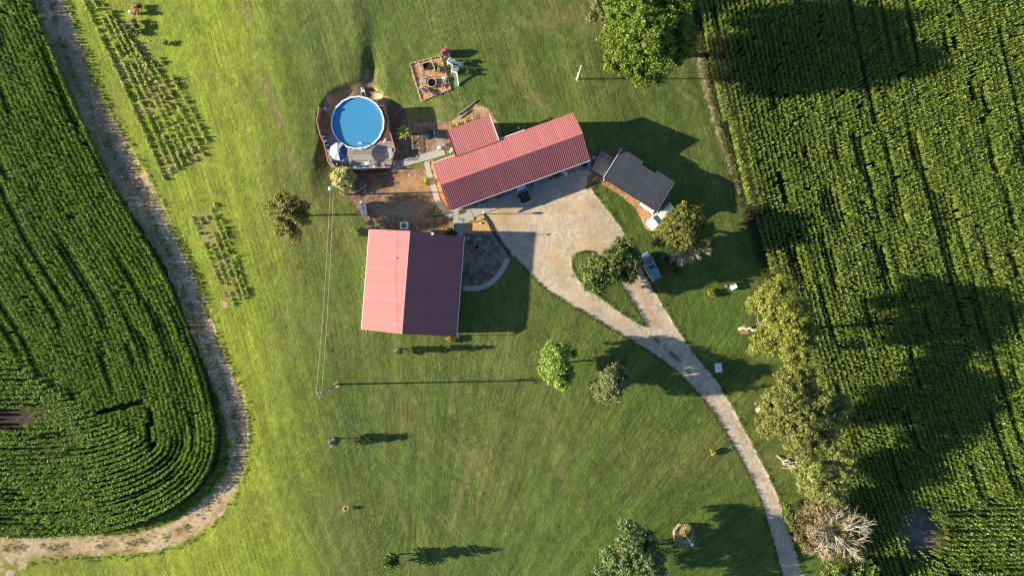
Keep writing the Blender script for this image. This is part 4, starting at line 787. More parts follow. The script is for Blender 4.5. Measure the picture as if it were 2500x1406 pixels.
cen = np.concatenate(cen); cc = np.array([(.34, .27, .16)]) * (.5 + .9 * rng.rand(len(cen), 1)) * np.array([[1, 1, 1]]) + (rng.rand(len(cen), 1) > .75) * np.array([[-.08, .02, -.04]]); leaves('dead_twigs', cen, rng.randn(len(cen), 3), .11 + .08 * rng.rand(len(cen)), cc, 3.2, parent=dt, m=leaf_mat('foliage', (1, 1, 1)))
bb = G(1668, 585); bt = thing('bare_tree', bb, 0, 'fan of bleached bare branches below the round olive tree', 'tree')
m = MB(); tp = Vector(W(1672, 592, bb.z + 3.2)) - bb; m.tube([Vector((0, 0, -.3)), tp], [.2, .13], 8)
for k in range(15):
    a = math.radians(-150 + 125 * k / 14); d = Vector((math.cos(a), math.sin(a), random.uniform(.0, .5))).normalized(); branches(m, tp * random.uniform(.8, 1), d, random.uniform(.95, 1.35), .055, 4, .20, .02)
m.obj('trunk', M_DEADW, bt)
fb = G(1900, 1120); ft_ = thing('fallen_branch', fb, .0, 'broken pale limb lying at the foot of the feathery tree', 'dead branch'); m = MB(); limb(m, (-.3, .6, .2), (2.2, -1.4, .5), .13, .06)
for k in range(7): branches(m, Vector((random.uniform(.3, 2.2), -random.uniform(0, 1.4), .5)), Vector((random.uniform(-.2, 1), random.uniform(-1, .3), .4)).normalized(), .8, .06, 2, .5)
m.obj('limb', M_DEADW, ft_)

# ------------------------------------------------------------ instanced fields
def gn_group():
    ng = bpy.data.node_groups.new('scatter', 'GeometryNodeTree'); ng.interface.new_socket('Geometry', in_out='INPUT', socket_type='NodeSocketGeometry'); ng.interface.new_socket('Plants', in_out='INPUT', socket_type='NodeSocketCollection')
    ng.interface.new_socket('Geometry', in_out='OUTPUT', socket_type='NodeSocketGeometry'); N = ng.nodes; gi = N.new('NodeGroupInput'); go = N.new('NodeGroupOutput')
    ci = N.new('GeometryNodeCollectionInfo'); ci.inputs['Separate Children'].default_value = True; ci.inputs['Reset Children'].default_value = True
    ip = N.new('GeometryNodeInstanceOnPoints'); ip.inputs['Pick Instance'].default_value = True
    def att(n, t): a = N.new('GeometryNodeInputNamedAttribute'); a.data_type = t; a.inputs['Name'].default_value = n; return a.outputs['Attribute']
    mp = N.new('GeometryNodeMeshToPoints'); ng.links.new(gi.outputs[0], mp.inputs[0]); ng.links.new(mp.outputs[0], ip.inputs['Points']); ng.links.new(gi.outputs[1], ci.inputs[0]); ng.links.new(ci.outputs[0], ip.inputs['Instance'])
    ng.links.new(att('idx', 'INT'), ip.inputs['Instance Index']); ng.links.new(att('rot', 'FLOAT_VECTOR'), ip.inputs['Rotation']); ng.links.new(att('scl', 'FLOAT_VECTOR'), ip.inputs['Scale'])
    ng.links.new(ip.outputs[0], go.inputs[0]); return ng
NG = gn_group()
def scatter(name, pts, rot, scl, idx, coll, label):
    me = bpy.data.meshes.new(name); me.vertices.add(len(pts)); me.vertices.foreach_set('co', pts.astype(np.float32).ravel())
    me.attributes.new('rot', 'FLOAT_VECTOR', 'POINT').data.foreach_set('vector', rot.astype(np.float32).ravel())
    me.attributes.new('scl', 'FLOAT_VECTOR', 'POINT').data.foreach_set('vector', scl.astype(np.float32).ravel())
    me.attributes.new('idx', 'INT', 'POINT').data.foreach_set('value', idx.astype(np.int32))
    o = link(name, me); md = o.modifiers.new('scatter', 'NODES'); md.node_group = NG
    for it in NG.interface.items_tree:
        if it.item_type == 'SOCKET' and it.in_out == 'INPUT' and it.name == 'Plants': md[it.identifier] = coll
    return tag(o, label, kind='stuff')
def proto_coll(name, meshes, mats):
    c = bpy.data.collections.new(name)
    for i, me in enumerate(meshes):
        o = bpy.data.objects.new(name, me); me.materials.append(mats[i % len(mats)]); c.objects.link(o)
    return c
def corn_mesh(seed, hgt=2.05, nl=11, w=.088, reach=.25, lo=.42, arch=(.06, .20)):
    r = random.Random(seed); m = MB(); m.tube([(0, 0, 0), (0, 0, hgt * .95)], [.016, .007], 3, cap=False); pa = r.uniform(0, 6.28)
    for k in range(nl):
        f = (k + .5) / nl; z0 = hgt * (lo + (.97 - lo) * f); a = pa + math.pi * (k % 2) + r.uniform(-.55, .55); L = reach * (1.22 - .45 * f) * r.uniform(.8, 1.1); up = r.uniform(*arch); vs = []
        c, s_ = math.cos(a), math.sin(a); tw = r.uniform(-.4, .4)
        for i in range(6):
            g_ = i / 5; x = L * (g_ ** .85) ; z = z0 + up * math.sin(g_ * 2.5) * 1.0 - .30 * g_ ** 3 * (1 if f < .85 else .2) + (.15 * g_ if f > .85 else 0); ww = w * (1 - g_ ** 2.2) * min(1, .5 + g_ * 2); t = tw * g_
            vs += [(c * x - s_ * ww, s_ * x + c * ww, z + ww * t), (c * x + s_ * ww, s_ * x - c * ww, z - ww * t)]
        m.add(vs, [(2 * i, 2 * i + 1, 2 * i + 3, 2 * i + 2) for i in range(5)])
    return m.mesh('corn_plant', True)
M_CORN = [mat('corn leaf %s' % n, c, .42, var=.15, scale=1.5, transl=.16, spec=.32) for n, c in (('green', (.150, .255, .018)), ('deep', (.105, .200, .020)), ('bright', (.21, .32, .020)))]
M_CORN2 = [mat('right corn leaf %s' % n, c, .45, var=.15, scale=1.5, transl=.16, spec=.35) for n, c in (('green', (.150, .215, .028)), ('deep', (.105, .165, .030)), ('bright', (.21, .27, .036)))]
CORN = proto_coll('corn_plant', [corn_mesh(i) for i in range(7)], M_CORN); CORN2 = proto_coll('corn_plant_b', [corn_mesh(20 + i) for i in range(7)], M_CORN2)
def corn_field(name, rows, label, skip, coll):
    pts = []
    for ri, P in enumerate(rows):
        P = np.array(P); d = np.hypot(*np.diff(P, axis=0).T); s_ = np.concatenate([[0], np.cumsum(d)])
        if s_[-1] < 1: continue
        t = np.arange(0, s_[-1], .18); t = t + rng.uniform(-.04, .04, len(t)); an = np.unwrap(np.arctan2(np.gradient(P[:, 1]), np.gradient(P[:, 0]))); pts.append(np.stack([np.interp(t, s_, P[:, 0]), np.interp(t, s_, P[:, 1]), np.interp(t, s_, an), vn(t, t * 0 + ri * 7.3, 9.0, 741)], 1))
    p = np.concatenate(pts); p[:, :2] += rng.uniform(-.03, .03, (len(p), 2)); x, y, an, rv = p.T; k = ~skip(x, y) & (rng.rand(len(x)) > .03 + .30 * (fbm(x, y, 1.6, 707, 3) > .64)); x, y, an, rv = x[k], y[k], an[k], rv[k]; n = len(x)
    vig = .82 + .14 * fbm(x, y, 5.0, 701, 3) + .08 * (vn(x, y, 1.2, 703) - .5) + .15 * rv - .22 * sm((.28 - rv) / .1)
    sc = (vig * rng.uniform(.95, 1.05, n))[:, None] * np.array([1, 1, 1.0]); rot = np.zeros((n, 3)); rot[:, 2] = an + math.pi / 2 + rng.normal(0, 1.2, n); rot[:, :2] = rng.uniform(-.07, .07, (n, 2))
    hz_ = 1 + .45 * sm((np.abs(np.cos(an)) - .62) / .3); sc[:, 0] *= hz_; sc[:, 1] *= hz_
    print(name, n); return scatter(name, np.stack([x, y, gz(x, y)], 1), rot, sc, rng.randint(0, 7, n), coll, label)
# right field: slightly bowed straight rows
def in_poly(x, y, P): return poly_sd(x, y, P) < 0
ROW = .79; rows = []
for k in range(-30, 190):
    yy = np.arange(-56, 56, .5); x0 = 20 + k * ROW / math.cos(math.radians(15.5)); xx = x0 - (yy) * math.tan(math.radians(15.5)) + .0009 * (yy ** 2); pts_ = np.stack([xx, yy], 1)
    rows.append(pts_)
hx0, hy0 = gw((2300, 1232)); HEAD = [gw(p) for p in [(2300, 1232), (2410, 1222), (2900, 1205), (2900, 1700), (2310, 1700), (2290, 1320)]]
def skipR(x, y):
    d = poly_sd(x, y, RFIELD) + .0; X, Y = pxy(x, y)
    bare = np.hypot((X - 2254) / 50, (Y - 1306) / 64) < .65 + .55 * rng.rand(len(X))
    trk = (seg_d(x, y, [gw(p) for p in [(1835, 215), (1870, 360), (1930, 560), (1965, 680), (2010, 850), (2040, 960)]]) < .22) & (fbm(x, y, 3, 733, 2) > .42) | (seg_d(X, Y, [(2330, 90), (2370, 220), (2400, 300)]) < 3)
    return (d > -.3) | (x > 92) | (np.abs(y) > 54) | bare | trk | (in_poly(x, y, HEAD))
corn_field('corn_field', rows, 'right cornfield with slanting rows', skipR, CORN2)
rows = []
for k in range(0, 40):
    xx = np.arange(hx0, 96, .5); rows.append(np.stack([xx, hy0 - .2 - k * ROW + .02 * (xx - hx0)], 1))
corn_field('corn_field', rows, 'cross rows of corn in the lower right corner', lambda x, y: ~in_poly(x, y, HEAD) | (x > 92) | (y < -54) | (((pxy(x, y)[0] - 2256) / 54) ** 2 + ((pxy(x, y)[1] - 1305) / 66) ** 2 < 1), CORN2)
# left field: rows run parallel to its curved edge
E = np.array(LEDGE); d = np.hypot(*np.diff(E, axis=0).T); s_ = np.concatenate([[0], np.cumsum(d)]); t = np.arange(0, s_[-1], .4); E = np.stack([np.interp(t, s_, E[:, 0]), np.interp(t, s_, E[:, 1])], 1)
for _ in range(25): E[1:-1] = (E[:-2] + 2 * E[1:-1] + E[2:]) / 4
tg = np.gradient(E, axis=0); tg /= np.linalg.norm(tg, axis=1, keepdims=True); nrm = np.stack([tg[:, 1], -tg[:, 0]], 1); rows = []
EL = [tuple(q) for q in E[::3]]
for k in range(0, 100):
    off = .35 + k * ROW; P = E + nrm * off; P = P[(P[:, 0] > -96)]
    if len(P) < 3: continue
    dd = seg_d(P[:, 0], P[:, 1], EL); ok = dd > off - .12; run = []
    for i in range(len(P)):
        if ok[i] and (not run or np.hypot(*(P[i] - run[-1])) < 1.2): run.append(P[i])
        else:
            if len(run) > 4: rows.append(run)
            run = [P[i]] if ok[i] else []
    if len(run) > 4: rows.append(run)
def skipL(x, y):
    X, Y = pxy(x, y)
    g1 = in_poly(X, Y, [(-60, 1003), (60, 1000), (95, 1030), (60, 1042), (-60, 1046)]); g2 = seg_d(X, Y, [(250, 1005), (300, 990), (355, 980)]) < 7; g3 = seg_d(X, Y, [(368, 1000), (376, 1085)]) < 7
    return g1 | g2 | g3 | (np.abs(y) > 54) | (x < -92) | (poly_sd(x, y, LFIELD) > -.1)
corn_field('corn_field', rows, 'left cornfield with rows curving round its lower corner', skipL, CORN)
# rough grass tufts on verges
def tuft_mesh(seed, h=.28, n=16, sp=.16):
    r = random.Random(seed); m = MB()
    for k in range(n):
        a = r.uniform(0, 6.28); b = r.uniform(0, 1) ** .5 * sp; x, y = b * math.cos(a), b * math.sin(a); w = r.uniform(.010, .020); hh = h * r.uniform(.5, 1.1); lx, ly = math.cos(a) * hh * r.uniform(.2, .8), math.sin(a) * hh * r.uniform(.2, .8)
        c, s_ = math.cos(a + 1.57), math.sin(a + 1.57); m.add([(x - c * w, y - s_ * w, 0), (x + c * w, y + s_ * w, 0), (x + lx * .5 + c * w * .7, y + ly * .5 + s_ * w * .7, hh * .7), (x + lx * .5 - c * w * .7, y + ly * .5 - s_ * w * .7, hh * .7), (x + lx, y + ly, hh)], [(0, 1, 2, 3), (3, 2, 4)])
    return m.mesh('grass_tuft')
M_TUFT = [mat('tuft %s' % n, c, .7, transl=.3) for n, c in (('green', (.085, .125, .024)), ('yellow', (.17, .19, .03)), ('straw', (.24, .20, .085)), ('lush', (.065, .125, .016)))]
TUFT = proto_coll('grass_tuft', [tuft_mesh(40 + i) for i in range(8)], M_TUFT)
def tufts(name, label, n, box, dens, hs=1.0):
    x = rng.uniform(box[0], box[2], n); y = rng.uniform(box[1], box[3], n); k = rng.rand(n) < dens(x, y); x, y = x[k], y[k]; n = len(x)
    rot = np.zeros((n, 3)); rot[:, 2] = rng.uniform(0, 6.28, n); s1 = rng.uniform(.4, 1.0, n) * hs; print(name, n)
    return scatter(name, np.stack([x, y, gz(x, y)], 1), rot, np.stack([s1 * 1.2, s1 * 1.2, s1], 1), rng.randint(0, 8, n), TUFT, label)
def dens_edges(x, y):
    a = np.abs(poly_sd(x, y, TRACK) - .25); b = np.abs(np.maximum(poly_sd(x, y, DRIVE), -poly_sd(x, y, ISLE)) - .12)
    dl = seg_d(x, y, TLINE); c = np.exp(-(dl / .6) ** 2) * .35 * sm((fbm(x, y, 1.1, 230, 4) - .40) / .15) * (poly_sd(x, y, TRACK) < 0)
    ed = seg_d(x, y, EL); corner = ((poly_sd(x, y, LFIELD) > 0) & (poly_sd(x, y, TRACK) > 0) & (ed < 3.5)) * .5
    return np.clip(np.exp(-(a / .45) ** 2) * .2 + np.exp(-(b / .14) ** 2) * .9 + c + corner + (poly_sd(x, y, RFIELD) < .9) * (poly_sd(x, y, RFIELD) > -.4) * .7, 0, 1)
tufts('verge_grass', 'rough grass along the track, drive and field edges', 330000, (-82, -47, 60, 47), dens_edges)
def dens_meadow(x, y):
    X, Y = pxy(x, y); m = 1 - sm((X - 560 - .09 * (Y - 300)) / 190); return np.clip(m * .16 * (poly_sd(x, y, TRACK) > .2) * (poly_sd(x, y, GARDEN_A) > .2) * (poly_sd(x, y, GARDEN_B) > .2) * (poly_sd(x, y, LFIELD) > .5) * (.3 + fbm(x, y, 2, 730, 3)), 0, 1)
#tufts('meadow_grass', 'longer yellow-green grass on the left verge', 150000, (-80, -47, -28, 47), dens_meadow, .75)
# garden rows: young corn plants
M_GC = [mat('garden corn %s' % n, c, .45, var=.15, transl=.35) for n, c in (('a', (.42, .50, .09)), ('b', (.34, .43, .07)), ('c', (.50, .53, .16)))]
gm = [corn_mesh(60 + i, .40, 10, .085, .27, .1, (.08, .18)) for i in range(6)]
for i, me in enumerate(gm): me.materials.append(M_GC[i % 3])
words = ['first', 'second', 'third', 'fourth', 'fifth', 'sixth', 'seventh', 'eighth']
def garden_row(px, k, plot, grp, gap, sp=.24, sc=1.1):
    P = np.array([gw(p) for p in smooth_poly(px, 2, False)]); d = np.hypot(*np.diff(P, axis=0).T); s_ = np.concatenate([[0], np.cumsum(d)]); t = np.arange(0, s_[-1], sp)
    x = np.interp(t, s_, P[:, 0]) + rng.uniform(-.11, .11, len(t)); y = np.interp(t, s_, P[:, 1]); b = thing('garden_row', (float(x[0]), float(y[0]), float(gz(x[0], y[0]))), 0, '%s garden row from the track in the %s plot' % (words[k], plot), 'crop row', grp)
    for i in range(len(t)):
        if rng.rand() < gap + .5 * (float(vn(x[i], y[i], 1.3, 751)) > .72): continue
        o = link('corn_plant', gm[rng.randint(6)], None, b); o.location = (x[i] - b.location.x, y[i] - b.location.y, float(gz(x[i], y[i])) - b.location.z); o.rotation_euler = (0, 0, rng.rand() * 6.28); f = sc * rng.uniform(.55, 1.25); o.scale = (f, f, f)
ga = 'crop rows of the upper garden plot'
for k in range(8):
    x0, x1_ = [198, 226, 248, 272, 300, 330, 366, 388][k], [402, 420, 436, 452, 466, 482, 498, 508][k]; y0, y1 = [-8, -5, 6, 30, 60, 110, 145, 140][k], [440, 425, 418, 412, 402, 392, 380, 350][k]
    mid = ((x0 + x1_) / 2 + 6, (y0 + y1) / 2); garden_row([(x0, y0), mid, (x1_, y1)], k, 'upper', ga, [.02, .12, .15, .12, .16, .2, .2, .25][k])
gb = 'crop rows of the lower garden plot'
for k in range(5):
    x0, x1_ = [468, 488, 504, 516, 524][k], [556, 573, 586, 598, 607][k]; y0, y1 = [528, 532, 528, 512, 495][k], [742, 748, 738, 730, 724][k]
    garden_row([(x0, y0), ((x0 + x1_) / 2 + 3, (y0 + y1) / 2), (x1_, y1)], k, 'lower', gb, [.35, .22, .18, .22, .15][k], .26, .95)
# ------------------------------------------------------------ vehicles
M_TYRE = mat('tyre rubber', (.02, .02, .02), .85); M_RIM = mat('wheel rim', (.5, .5, .52), .3, metal=.8); M_CHROME = mat('bumper metal', (.55, .56, .58), .25, metal=.7); M_LAMP = mat('lamp glass', (.75, .75, .7), .1); M_TAIL = mat('tail lamp', (.35, .01, .01), .15)
def rr(x, hw, zb, zt, c=.10):
    return [Vector((x, a, b)) for a, b in ((-hw + c, zb), (hw - c, zb), (hw, zb + c), (hw, zt - c * 1.2), (hw - c * 1.3, zt - c * .15), (hw * .45, zt + .015), (-hw * .45, zt + .015), (-hw + c * 1.3, zt - c * .15), (-hw, zt - c * 1.2), (-hw, zb + c))]
def wheels(t, xs, hw, r=.36):
    for x in xs:
        for s_ in (-1, 1):
            w = MB().lathe([(r * .62, -.11), (r * .96, -.11), (r, -.07), (r, .07), (r * .96, .11), (r * .62, .11)], 18).obj('wheel', M_TYRE, t); w.location = (x, s_ * (hw - .10), r); w.rotation_euler = (math.pi / 2, 0, 0)
            MB().lathe([(.05, -.118), (r * .62, -.112), (r * .62, .112), (.05, .118)], 12).obj('rim', M_RIM, w)
def cabin(t, paint, x0, x1, zb, zr, hw, rw, sf, sr, roof_name='roof'):
    """glasshouse between x0 (rear) and x1 (front of windscreen); sf, sr: how far the roof is set back"""
    def ring_(xa, xb, w, z): c = .12; return [Vector(p) for p in ((xa + c, -w, z), (xb - c, -w, z), (xb, -w + c, z), (xb, w - c, z), (xb - c, w, z), (xa + c, w, z), (xa, w - c, z), (xa, -w + c, z))]
    m = MB(); m.loft([ring_(x0, x1, hw, zb), ring_(x0 + sr, x1 - sf, rw, zr)]); m.obj('windows', M_GLASS, t)
    m = MB(); m.loft([ring_(x0 + sr - .05, x1 - sf + .04, rw + .02, zr - .005), ring_(x0 + sr - .03, x1 - sf + .02, rw + .01, zr + .035), ring_(x0 + sr + .1, x1 - sf - .1, rw - .1, zr + .06)]); ro = m.obj(roof_name, paint, t, smooth=False)
    for s_ in (-1, 1):
        for (xb, xt) in ((x1 - .04, x1 - sf), ((x0 + x1) / 2 + .15, (x0 + x1) / 2 + .12), (x0 + .06, x0 + sr + .03)):
            MB().tube([(xb, s_ * (hw - .005), zb), (xt, s_ * (rw + .012), zr)], .04, 5).obj('pillar', paint, t)
    return ro
def add_car(name, label, cat, g, rz, paint, kind):
    t = thing(name, g, rz, label, cat)
    if kind == 'suv':
        st = [(-2.33, .74, .42, .95), (-2.25, .86, .34, 1.02), (-1.4, .92, .28, 1.06), (0, .93, .26, 1.05), (.95, .93, .26, 1.04), (1.5, .91, .28, .99), (2.0, .86, .32, .93), (2.25, .76, .38, .85), (2.36, .60, .42, .72)]
        MB().loft([rr(*s_) for s_ in st]).obj('body', paint, t, smooth=True); cabin(t, paint, -2.22, 1.25, 1.02, 1.66, .84, .66, .85, .25); wheels(t, (-1.45, 1.42), .93, .36)
        ro = [o for o in bpy.data.objects if o.parent == t and o.name.startswith('roof')][0]; MB().box((-.12, 0, 1.725), (.55, .95, .02), bev=.008).obj('sunroof', M_GLASS, ro)
        for s_ in (-1, 1): MB().tube([(-1.9, s_ * .60, 1.76), (.2, s_ * .60, 1.76)], .022, 5).obj('roof_rail', M_CHROME, t)
    elif kind == 'pickup':
        st = [(-2.7, .88, .45, 1.02), (-2.55, .95, .40, 1.06), (-1.0, .97, .36, 1.08), (.9, .97, .34, 1.08), (1.6, .95, .36, 1.06), (2.3, .90, .40, 1.0), (2.6, .78, .44, .92), (2.68, .6, .48, .8)]
        MB().loft([rr(*s_) for s_ in st]).obj('body', paint, t, smooth=True); cabin(t, mat('cab roof white', (.62, .70, .80), .3), -.78, 1.45, 1.06, 1.78, .88, .70, .75, .22); wheels(t, (-1.75, 1.75), .97, .38)  # white cab roof with the sky reflection put in as a blue tint
        MB().box((-1.72, 0, 1.115), (1.55, 1.62, .05), bev=.02).obj('bed_cover', mat('black bed cover', (.012, .014, .018), .45), t); MB().box((-2.56, 0, 1.09), (.16, 1.5, .03)).obj('bed_gap', M_DARK, t)
        MB().box((-2.76, 0, .55), (.12, 1.7, .16), bev=.03).obj('bumper', M_CHROME, t); MB().box((-1.45, .1, 1.16), (.12, .16, .05)).obj('latch', M_WHITE, t)
        for s_ in (-1, 1): MB().box((-1.75, s_ * .90, 1.12), (1.75, .07, .04)).obj('bed_rail', paint, t)
    else:
        st = [(-2.4, .80, .42, .95), (-2.3, .92, .34, 1.05), (-1.4, .98, .3, 1.12), (.9, .98, .28, 1.12), (1.5, .97, .28, 1.10), (2.1, .93, .32, 1.02), (2.45, .80, .38, .90), (2.56, .6, .42, .74)]
        MB().loft([rr(*s_) for s_ in st]).obj('body', paint, t, smooth=True); cabin(t, paint, -2.2, 1.25, 1.08, 1.84, .90, .72, .75, .22); wheels(t, (-1.5, 1.55), .98, .38)
        MB().tube([(-1.9, .62, 1.9), (.2, .62, 1.9)], .03, 5).obj('roof_rail', M_DARK, t)
    f = st[-1][0] - .1; r_ = st[0][0] + .03
    for s_ in (-1, 1):
        MB().box((f - .06, s_ * .58, .74), (.16, .30, .14), s_ * -.35, bev=.03).obj('headlight', M_LAMP, t); MB().box((r_, s_ * .70, .85), (.08, .14, .30), bev=.02).obj('taillight', M_TAIL, t)
        hw = st[3][1]; mi = MB().box((.98, s_ * (hw + .10), 1.12), (.14, .20, .14), bev=.03).obj('mirror', paint, t)
    for xx in (.1, -1.0):
        for s_ in (-1, 1): MB().box((xx, s_ * (st[3][1] + .012), .90), (.16, .03, .03)).obj('door_handle', M_CHROME, t)
    return t
def heading(p, q): return math.atan2(-(q[1] - p[1]), q[0] - p[0])
M_SILV = mat('sky tinted silver paint', (.24, .37, .54), .22, metal=.55, coat=.8); M_WCAR = mat('white car paint', (.80, .80, .78), .25, coat=.8); M_BEIGE = mat('pewter truck paint', (.30, .28, .26), .25, metal=.5, coat=.8)  # silver paint carries the reflected sky as blue in its colour
add_car('parked_car', 'sky-tinted silver estate car with dark sunroof parked under the island tree', 'car', G(1585, 651), heading((1603, 680), (1571, 620)), M_SILV, 'suv')
add_car('parked_car', 'white car half hidden beneath the round olive tree by the shed', 'car', G(1612, 530), heading((1640, 508), (1590, 550)), M_WCAR, 'van')
add_car('pickup_truck', 'pickup with black bed cover nosed in under the front eave of the house', 'pickup truck', G(1270, 459), heading((1290, 488), (1270, 440)), M_BEIGE, 'pickup')
# flatbed trailer of planks
M_PLK = [mat('old trailer plank %d' % i, c, .85, var=.2, scale=3) for i, c in enumerate([(.21, .19, .18), (.26, .235, .215), (.17, .155, .15)])]
c = G(1468, 403); tr_ = thing('flatbed_trailer', c, heading((1453, 427), (1479, 377)), 'plank-decked flatbed trailer between the house and the shed', 'trailer')
for k in range(15):
    y = -1.05 + k * .15; MB().box((-.25, y, .72), (2.75, .135, .04)).obj('plank', M_PLK[k % 3 if k % 4 else 0], tr_); MB().box((1.5, y, .72), (.6, .135, .04)).obj('plank', M_PLK[(k + 1) % 3], tr_)
MB().box((0, 0, .62), (3.6, 2.2, .12)).obj('frame', M_DARK, tr_)
for s_ in (-1, 1):
    w = MB().lathe([(.2, -.1), (.3, -.1), (.3, .1), (.2, .1)], 14).obj('wheel', M_TYRE, tr_); w.location = (-.2, s_ * 1.2, .3); w.rotation_euler = (math.pi / 2, 0, 0)
for y in (-1.05, 1.05): MB().tube([(1.95, y, .6), (1.95, y, 1.2)], .04, 5).obj('stake', M_GREY, tr_)
# white trailer-like cart poking out below the shed eave
c = G(1582, 502); ct = thing('utility_cart', c, heading((1565, 496), (1594, 516)), 'white-framed cart with grey panels poking out below the shed roof', 'cart')
MB().box((0, -.1, .8), (2.5, 1.5, .7), bev=.05).obj('body', M_WHITE, ct)
for k in range(3): MB().box((-.75 + k * .75, .05, 1.17), (.62, .95, .04)).obj('panel', M_GREY, ct)
for x in (-.8, .8):
    for s_ in (-1, 1): w = MB().lathe([(.12, -.06), (.24, -.06), (.24, .06), (.12, .06)], 12).obj('wheel', M_TYRE, ct); w.location = (x, -.1 + s_ * .75, .24); w.rotation_euler = (math.pi / 2, 0, 0)
# ------------------------------------------------------------ poles and wires
M_POLE = mat('weathered pole wood', (.30, .27, .24), .9, var=.2, scale=3); M_POLEW = mat('white pole paint', (.72, .70, .66), .6, var=.1)
def upole(name, base, h, label, r0=.15, m=M_POLE, arm=True):
    b = G(*base); t = thing(name, b, 0, label, 'pole'); MB().tube([(0, 0, -.5), (0, 0, h)], [r0, r0 * .65], 10).obj('shaft', m, t)
    return t, b
p1, b1 = upole('utility_pole', (847, 475), 8.9, 'wooden utility pole leaning over the pale round bush with a white lamp on top', .14)
MB().tube([(-.1, 0, 8.6), (-.3, -.3, 8.9)], .04, 6).obj('lamp_arm', M_GREY, p1); MB().lathe([(.05, .15), (.22, .1), (.30, -.02), (.22, -.16), (.05, -.2)], 14, (-.3, -.35, 9.0)).obj('lamp_shade', M_WHITE, p1, smooth=True)
p2, b2 = upole('utility_pole', (822, 938), 10.7, 'tall grey utility pole on the lower left lawn throwing a long thin shadow', .15)
MB().box((0, 0, 10.3), (.12, 1.3, .12), .5).obj('crossarm', M_POLE, p2); MB().lathe([(.16, 9.2), (.2, 9.25), (.2, 9.95), (.16, 10.0)], 10, (.3, .1, 0)).obj('transformer', M_GREY, p2)
for y in (-.5, .5): MB().lathe([(.04, 0), (.06, .1), (.03, .2)], 8, (-y * .48, y * .88, 10.36)).obj('insulator', M_WHITE, p2)
p3, b3 = upole('white_pole', (1409, 194), 6.2, 'lone white pole on the upper lawn with a long thin shadow', .12, M_POLEW)
MB().box((0, .12, 2.4), (.28, .18, .5), bev=.03).obj('meter_box', M_WHITE, p3); MB().lathe([(.04, 6.2), (.16, 6.3), (.05, 6.42)], 8).obj('cap', M_WHITE, p3)
p4 = thing('lamp_post', G(1184, 523), 0, 'slim lamp post on the bark strip facing the gravel yard', 'lamp post'); MB().tube([(0, 0, -.2), (0, 0, 2.5)], [.06, .05], 8).obj('post', M_DARK, p4)
MB().lathe([(.10, 2.45), (.19, 2.62), (.22, 2.85), (.12, 3.0), (.03, 3.08)], 10).obj('lantern', M_WHITE, p4)
p5 = thing('bird_feeder_pole', G(1670, 1301), 0, 'tall slim pole topped by a white feeder in the stone flower bed', 'feeder pole'); MB().tube([(0, 0, -.2), (0, 0, 4.9)], [.07, .045], 6).obj('post', M_POLEW, p5)
MB().lathe([(.05, 4.6), (.24, 4.66), (.26, 4.95), (.05, 5.2)], 8).obj('feeder', M_WHITE, p5); MB().box((0, 0, 3.4), (.25, .25, .2), .4).obj('bracket', M_WHITE, p5)
M_WIRE = mat('aluminium wire', (.50, .52, .38), .5, metal=.2)
def wire(a, b, sag, label, off, r=.013):
    pts = []
    for i in range(15):
        f = i / 14; p = a.lerp(b, f) + off; pts.append((p.x, p.y, p.z - sag * 4 * f * (1 - f)))
    tag(MB().tube(pts, r, 4).obj('overhead_wire', M_WIRE), label, 'wire', 'overhead wires')
t1, t2 = b1 + Vector((-.1, -.1, 8.8)), b2 + Vector((0, 0, 10.4))
wire(t1, t2 + Vector((-.1, 0, 0)), .7, 'left of the two overhead wires between pool pole and tall pole', Vector((-.2, 0, 0))); wire(t1, t2 + Vector((.25, 0, 0)), .7, 'right of the two overhead wires between pool pole and tall pole', Vector((.25, 0, 0)))
t3 = W(1300, 1495, 9.5)
wire(t2, t3, 1.0, 'upper overhead wire running from the tall pole to the bottom edge', Vector((.25, .25, 0)), .008); wire(t2, t3, 1.0, 'lower overhead wire running from the tall pole to the bottom edge', Vector((-.25, -.3, 0)), .008)
# ------------------------------------------------------------ yard things
M_STONE = [mat('border stone %d' % i, c, .9, var=.2, scale=3, bump=.01, bscale=10) for i, c in enumerate([(.38, .31, .25), (.30, .24, .20), (.42, .35, .28), (.26, .20, .165)])]
def stone_mesh(s):
    r = random.Random(s); vs = []
    for z, k in ((-.5, .8), (-.1, 1), (.3, .95), (.5, .6)):
        for j in range(6): a = j * math.pi / 3 + r.uniform(-.15, .15); vs.append((.5 * k * math.cos(a) * r.uniform(.85, 1.05), .5 * k * math.sin(a) * r.uniform(.85, 1.05), z * r.uniform(.85, 1.05)))
    m = MB(); m.add(vs, [tuple(range(6))[::-1], tuple(range(18, 24))] + [(i * 6 + j, i * 6 + (j + 1) % 6, i * 6 + 6 + (j + 1) % 6, i * 6 + 6 + j) for i in range(3) for j in range(6)]); return m.mesh('stone')
STM = [stone_mesh(i) for i in range(8)]
for i, me in enumerate(STM): me.materials.append(M_STONE[i % 4])
def border(t, px, size, hgt, close=True, lay=1, gap=.04, z0=0.0):
    P = [Vector((*gw(p), 0)) for p in px]; P = P + [P[0]] if close else P; n = 0
    for a, b in zip(P, P[1:]):
        L = (b - a).length; k = max(1, round(L / size)); rz = math.atan2((b - a).y, (b - a).x)
        for l in range(lay):
            for i in range(k):
                f = (i + .5 + (.5 if l % 2 else 0)) / k
                if f > 1: continue
                p = a.lerp(b, f); o = link('stone', STM[(n * 5 + l) % 8], None, t); n += 1; z = float(gz(p.x, p.y)) + z0 + hgt * (l + .42)
                o.location = Vector((p.x, p.y, z)) - t.location; o.rotation_euler = (0, 0, rz + random.uniform(-.15, .15)); o.scale = ((L / k - gap) * random.uniform(1.0, 1.12), size * .85 * random.uniform(.9, 1.1), hgt * random.uniform(.95, 1.15))
